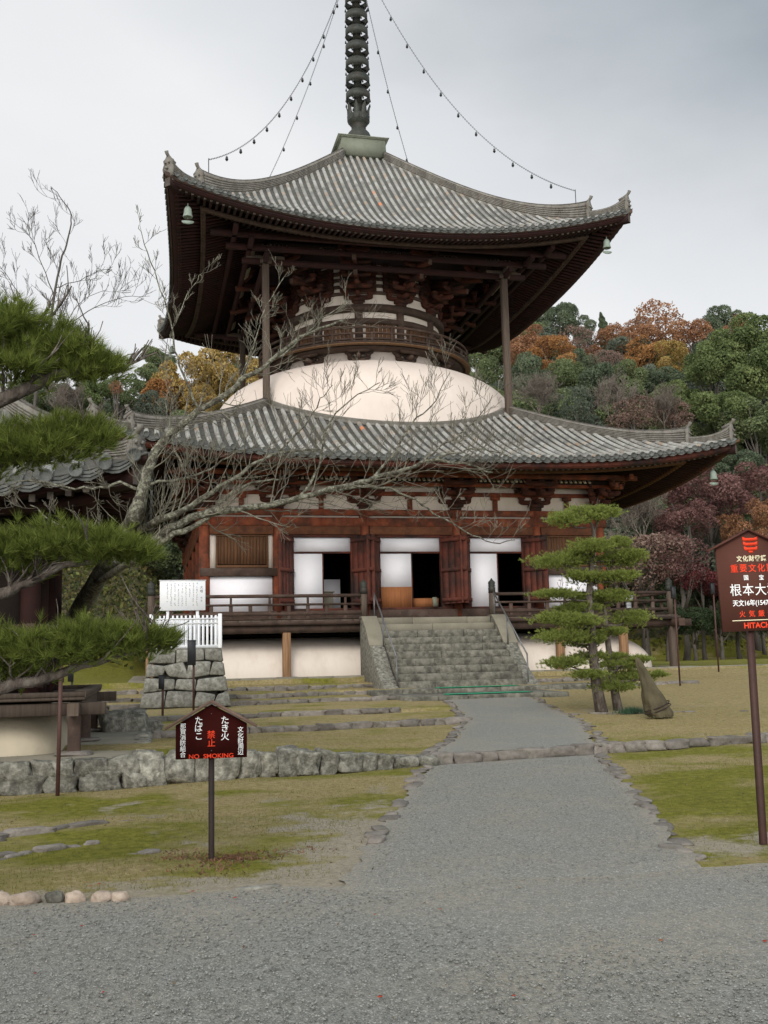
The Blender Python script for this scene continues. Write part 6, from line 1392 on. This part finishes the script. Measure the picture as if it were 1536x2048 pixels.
# big pine reaching in from the left
pn = empty('pine_tree', (-11.3, -36.6, 0)); tag(pn, 'large dark pine whose needled boughs reach in from the left edge', 'pine tree')
YB = -36.6
m = MB(); m.tube([(-11.35, -36.5, -.1), (-11.3, -36.5, .8), (-11.2, -36.6, 1.7), (-11.25, -36.7, 2.6), (-11.1, -36.6, 3.5), (-10.8, -36.6, 4.1), (-10.65, -36.6, 4.5)], [.24, .20, .18, .16, .12, .07, .02], n=14); m.build('trunk', M_bark, pn, smooth=True)
def bough(pts, r0, r1, sub=14, seed=0, Y=YB, name='bough'):
    rr = random.Random(seed); P = []
    for i, q in enumerate(pts): P.append(at(q[0], q[1], Y + (q[2] if len(q) > 2 else 0)))
    Q = []
    for i in range(len(P) - 1):
        for f in (0, .33, .66): Q.append(P[i] * (1 - f) + P[i + 1] * f + np.array([rr.gauss(0, .008), rr.gauss(0, .008), rr.gauss(0, .008)]))
    Q.append(P[-1]); m = MB(); m.tube(Q, list(np.linspace(r0, r1, len(Q))), n=9)
    for s in range(sub):
        i = rr.randrange(2, len(Q)); a = rr.uniform(-1, 1); grow(m, Q[i], (rr.uniform(-.6, .9), rr.uniform(-1, 1), .55), rr.uniform(.15, .34), r1 * .8 + .003, 1, rr, up=.4, nseg=4, kids_=(2, 4), minr=.0035)
    return m.build(name, M_bark, pn, smooth=True)
bough([(-230, 880), (-120, 860), (-40, 815, .05), (30, 790), (110, 748), (180, 735), (240, 742, .05)], .075, .014, 26, 1)
bough([(-160, 760), (-60, 700, .1), (20, 660, .1), (90, 640)], .05, .012, 16, 6)
bough([(-240, 960), (-100, 935), (0, 925), (90, 905), (160, 885), (215, 872)], .045, .010, 20, 2)
bough([(-250, 1240), (-100, 1215), (0, 1190), (60, 1160), (130, 1130), (220, 1118)], .06, .012, 20, 3)
bough([(-230, 1430), (-90, 1395), (30, 1365), (130, 1345), (230, 1315), (330, 1290)], .060, .010, 26, 4)
def cushion(items, L, w, nn):
    Ps, Ds = [], []
    for it in items: P, D = pad(*it[:4], it[4], it[5], dep=it[6] if len(it) > 6 else None); Ps.append(P); Ds.append(D)
    return needles('needle_pad', np.concatenate(Ps), np.concatenate(Ds), L, w, nn, L_pine, pn)
cushion([(-90, 650, 130, 55, YB, 420), (10, 655, 95, 50, YB, 420), (85, 690, 85, 45, YB + .1, 380), (150, 715, 70, 32, YB, 300), (205, 735, 50, 22, YB, 150), (20, 730, 90, 30, YB - .1, 220), (110, 735, 80, 20, YB + .15, 160)], .085, .0042, 26)
cushion([(-80, 880, 110, 36, YB, 240), (20, 885, 80, 30, YB, 230), (110, 868, 75, 28, YB, 260), (185, 868, 50, 22, YB, 200), (60, 905, 70, 16, YB + .1, 80), (90, 895, 110, 22, YB - .05, 220), (-20, 925, 80, 18, YB, 120)], .085, .0042, 24)
cushion([(-80, 1100, 110, 40, YB, 240), (20, 1095, 80, 36, YB, 240), (110, 1090, 80, 34, YB, 300), (200, 1090, 70, 28, YB, 280), (265, 1100, 45, 20, YB, 150), (40, 1135, 60, 18, YB + .1, 70)], .085, .0042, 26)
cushion([(-90, 1300, 120, 38, YB, 260), (10, 1300, 90, 36, YB, 300), (100, 1292, 90, 34, YB, 340), (190, 1282, 80, 30, YB, 320), (275, 1278, 65, 24, YB, 240), (320, 1282, 35, 14, YB, 90), (50, 1345, 60, 16, YB + .1, 70)], .085, .0042, 26)
# small tiered garden pine
gp = empty('garden_pine', (.63, -21.6, .28)); tag(gp, 'small clipped pine with tiered cloud-like pads right of the gravel path', 'pine tree')
YG = -21.6
for pts, rs in ([(1205, 1425), (1193, 1370), (1186, 1310), (1183, 1250), (1178, 1190), (1183, 1130), (1190, 1080), (1184, 1050), (1168, 1030)], (.155, .12, .10, .09, .075, .06, .05, .035, .02)), ([(1238, 1420), (1228, 1375), (1220, 1320), (1213, 1260), (1209, 1210), (1210, 1165)], (.12, .09, .075, .06, .045, .02)), ([(1186, 1062), (1196, 1040), (1200, 1015)], (.035, .03, .015)):
    m = MB(); m.tube([at(x, y, YG + (.15 if pts[0][0] == 1238 else 0)) - (np.array([0, 0, .15]) if i == 0 else 0) for i, (x, y) in enumerate(pts)], rs, n=10); m.build('trunk', M_bark, gp, smooth=True)
GP = [(1168, 1028, 66, 17), (1130, 1040, 38, 16), (1205, 1022, 38, 13), (1185, 1092, 52, 17), (1240, 1085, 26, 14), (1120, 1122, 72, 18), (1150, 1110, 40, 14), (1232, 1118, 50, 15), (1262, 1108, 34, 12), (1200, 1155, 62, 13), (1248, 1150, 30, 12), (1160, 1150, 30, 12), (1118, 1187, 48, 9), (1185, 1195, 56, 20), (1230, 1190, 40, 14), (1160, 1215, 46, 14), (1115, 1235, 58, 13), (1160, 1240, 50, 14), (1262, 1235, 42, 20), (1225, 1262, 28, 9), (1125, 1272, 66, 18), (1165, 1285, 36, 10), (1188, 1278, 26, 10), (1130, 1325, 50, 13), (1180, 1312, 40, 10), (1230, 1312, 26, 9), (1178, 1348, 38, 9), (1242, 1328, 46, 12), (1280, 1318, 24, 8), (1262, 1352, 56, 12), (1225, 1372, 48, 11), (1318, 1348, 16, 6)]
Ps, Ds = [], []
for i, (x, y, rx, ry) in enumerate(GP):
    Y = YG + R_.uniform(-.35, .35); P, D = pad(x, y, rx * .92, ry * .70, Y, int(15 * rx), dep=rx * .0115 * .55, up=1.1); Ps.append(P); Ds.append(D)
    m = MB(); tx = np.interp(y, [1030, 1130, 1190, 1310, 1420], [1170, 1184, 1180, 1188, 1204]) if x < 1215 or y < 1160 else np.interp(y, [1160, 1260, 1420], [1210, 1213, 1236])
    a, b = at(tx, y + 16, YG), at(x, y + ry * .4, Y); mid = (a + b) / 2 + np.array([0, 0, -.04]); m.tube([a, mid, b], [.028, .02, .010], n=6)
    for q in range(5): grow(m, mid * (1 - q / 5) + b * (q / 5), (R_.uniform(-1, 1), R_.uniform(-1, 1), .4), rx * .0115 * .6, .009, 1, R_, up=.3, nseg=3, kids_=(2, 3), minr=.005)
    m.build('limb', M_bark, gp)
needles('needle_pads', np.concatenate(Ps), np.concatenate(Ds), .062, .0095, 17, L_pined, gp)
m = MB()
P = np.array([(.95 + R_.gauss(0, .16), -22.5 + R_.gauss(0, .1), .27) for _ in range(700)]); me = blades('grass_tuft', P, rng.uniform(.05, .16, len(P)), .014, None, rng.uniform(0, .6, len(P)), lean=1.0); tag(link('grass_tuft', me, leafmat('bluegreen_tuft', [(.03, .07, .04), (.07, .12, .06)])), 'blue-green tuft of grass at the foot of the small pine', 'grass tuft')

# ---- bare cherry
ch = empty('cherry_tree', (-11.4, -27.5, .3)); ch.location = tuple(at(95, 1400, -20.6)[:2]) + (.35,); tag(ch, 'leafless cherry tree with lichen-pale branches sweeping across the pagoda', 'cherry tree')
YC = -30.2; TS = .74
def limb(pts, r0, r1, seed, tw=10, tl=(.35, .8), dz=0, depth=2, up=.25, nm='branch', side=None, mt=None, Y=None, par=None, minr=.0034, dens=(3, 4)):
    if Y is None: r0, r1, tl, minr = r0 * TS, r1 * TS, (tl[0] * TS, tl[1] * TS), minr * .8
    rr = random.Random(seed); P = [at(q[0], q[1], (Y or YC) + (q[2] if len(q) > 2 else 0)) for q in pts]; Q = []
    for i in range(len(P) - 1):
        p0, p1, p2, p3 = P[max(i - 1, 0)], P[i], P[i + 1], P[min(i + 2, len(P) - 1)]
        for f in np.linspace(0, 1, 5)[:-1]: Q.append(.5 * ((2 * p1) + (-p0 + p2) * f + (2 * p0 - 5 * p1 + 4 * p2 - p3) * f * f + (-p0 + 3 * p1 - 3 * p2 + p3) * f ** 3) + np.array([rr.gauss(0, .010), 0, rr.gauss(0, .012)]))
    Q.append(P[-1]); R = np.linspace(0, 1, len(Q)); R = 1.0 * (r0 + (r1 - r0) * R ** .8); R = [r * rr.uniform(.93, 1.08) for r in R]; m = MB(); m.rnd = .5; m.tube(Q, R, n=10)
    b = m.build(nm, mt or M_cherry, par or ch, smooth=True)
    if tw:
        m = MB(); tw = max(4, int(tw * 1.15))
        for s in range(tw):
            f = (s + rr.random()) / tw; i = min(len(Q) - 2, int((.12 + .88 * f) * (len(Q) - 1))); d = Q[i + 1] - Q[i]; d /= np.linalg.norm(d) + 1e-9; sg = 1 if rr.random() < .62 else -1
            nrm = np.array([-d[2] * sg, rr.uniform(-.8, .8), d[0] * sg]); nd = d * rr.uniform(.5, 1.1) + nrm * rr.uniform(.5, 1.0) + np.array([0, 0, .15])
            grow(m, Q[i], nd, rr.uniform(*tl), max(minr * 1.2, R[i] * .26 if R[i] < .05 else .011), depth, rr, up=up, nseg=5, kids_=dens, ang=(.4, .9), minr=minr, wig=.13)
        m.build('twigs', mt if mt else M_twigc, b)
    return b
M_twigc = mat('lichened_twigs', [(.085, .075, .055), (.19, .175, .13)], scale=6, rv=.3, bump=0)
limb([(80, 1425, 9.8), (95, 1340, 9.2), (140, 1250, 7.2), (200, 1150, 4.2), (235, 1095, 2.2), (262, 1045, .6), (280, 1000, 0)], .30, .125, 1, tw=3, nm='trunk', tl=(.3, .6))
limb([(262, 1045), (288, 975), (305, 915), (340, 870), (400, 822), (470, 772), (545, 720), (620, 665), (690, 640)], .115, .018, 2, tw=22, tl=(.35, .85), up=.15, nm='branch')
limb([(248, 1072, 1.2), (320, 1040), (385, 1010), (440, 972), (500, 935), (560, 905), (640, 900)], .075, .014, 3, tw=18, tl=(.45, 1.0))
limb([(212, 1135, 3.2), (255, 1110, 1.4), (300, 1085, .2), (380, 1035), (470, 1018), (560, 1005), (640, 985), (720, 965), (790, 945), (860, 922), (920, 925), (985, 945)], .105, .014, 4, tw=34, tl=(.5, 1.15))
limb([(195, 1160, 4.2), (262, 1122, 1.2), (330, 1080), (400, 1045), (440, 1010), (490, 970), (560, 960)], .085, .014, 5, tw=6, tl=(.3, .6))
limb([(640, 985), (720, 975), (780, 978), (830, 1000), (880, 1035), (930, 1060), (985, 1085), (1030, 1080)], .032, .007, 6, tw=12, tl=(.3, .6))
limb([(400, 822), (372, 765), (352, 700), (340, 640), (315, 560), (290, 490), (278, 450)], .026, .005, 7, tw=11, tl=(.18, .4), up=.4)
limb([(345, 660), (370, 600), (395, 560), (412, 540)], .011, .004, 8, tw=6, tl=(.12, .28), up=.4)
limb([(470, 772), (500, 710), (520, 650), (540, 600), (575, 545)], .018, .005, 9, tw=9, tl=(.18, .36), up=.3)
limb([(545, 720), (590, 690), (640, 640), (700, 600)], .022, .006, 10, tw=10, tl=(.3, .5), up=.3)
limb([(380, 960), (350, 900), (330, 820), (345, 760)], .024, .007, 11, tw=8, tl=(.25, .5))
limb([(600, 995), (640, 930), (650, 860), (700, 800), (760, 765)], .030, .007, 12, tw=14, tl=(.3, .7), up=.3)
limb([(740, 960), (790, 905), (820, 850), (870, 800), (900, 745)], .028, .006, 13, tw=14, tl=(.3, .7), up=.3)
limb([(830, 935), (880, 895), (920, 870), (960, 830), (985, 790)], .022, .006, 14, tw=12, tl=(.3, .6), up=.3)
limb([(860, 922), (920, 900), (980, 900), (1020, 915)], .022, .006, 15, tw=10, tl=(.25, .55))
limb([(560, 905), (610, 850), (640, 800), (665, 770)], .022, .006, 16, tw=9, tl=(.3, .6), up=.3)
limb([(255, 1060), (215, 1078), (170, 1065), (120, 1050), (60, 1010)], .045, .010, 17, tw=9, tl=(.3, .6))
limb([(285, 985), (240, 965), (200, 975), (130, 975), (60, 960), (20, 970)], .030, .010, 18, tw=10, tl=(.25, .5))
limb([(290, 970), (360, 960), (420, 940), (470, 905), (520, 890)], .030, .007, 19, tw=6, tl=(.25, .5))
# thin dark leafless tree against the sky
tk = empty('slender_bare_tree', (0, 0, 0)); tk.location = tuple(at(60, 1350, -12)[:2]) + (.9,); tag(tk, 'slender dark leafless tree rising against the sky above the pine bough', 'bare tree')
KW = dict(mt=M_twigdark, Y=-12, par=tk, minr=.0055)
limb([(60, 1400), (62, 1100), (60, 900), (80, 740), (98, 650), (112, 570), (125, 510), (138, 470), (142, 430), (125, 400), (103, 375)], .075, .008, 31, tw=10, tl=(.4, .9), up=.4, nm='trunk', **KW)
limb([(75, 745), (110, 690), (150, 640), (200, 610), (250, 595), (300, 592)], .024, .006, 32, tw=14, tl=(.5, 1.1), up=.4, **KW)
limb([(108, 590), (85, 530), (65, 480), (40, 455)], .018, .006, 33, tw=9, tl=(.4, .8), up=.4, **KW)
limb([(90, 690), (50, 610), (20, 560), (-10, 520)], .020, .006, 34, tw=12, tl=(.4, .9), up=.4, **KW)
limb([(112, 575), (160, 560), (200, 540), (225, 540)], .015, .006, 35, tw=8, tl=(.4, .8), up=.4, **KW)
limb([(70, 860), (20, 760), (-20, 700), (-60, 640)], .028, .007, 36, tw=10, tl=(.5, 1.1), up=.4, **KW)
limb([(80, 730), (130, 650), (165, 600), (215, 580)], .018, .006, 37, tw=9, tl=(.4, .8), up=.4, **KW)
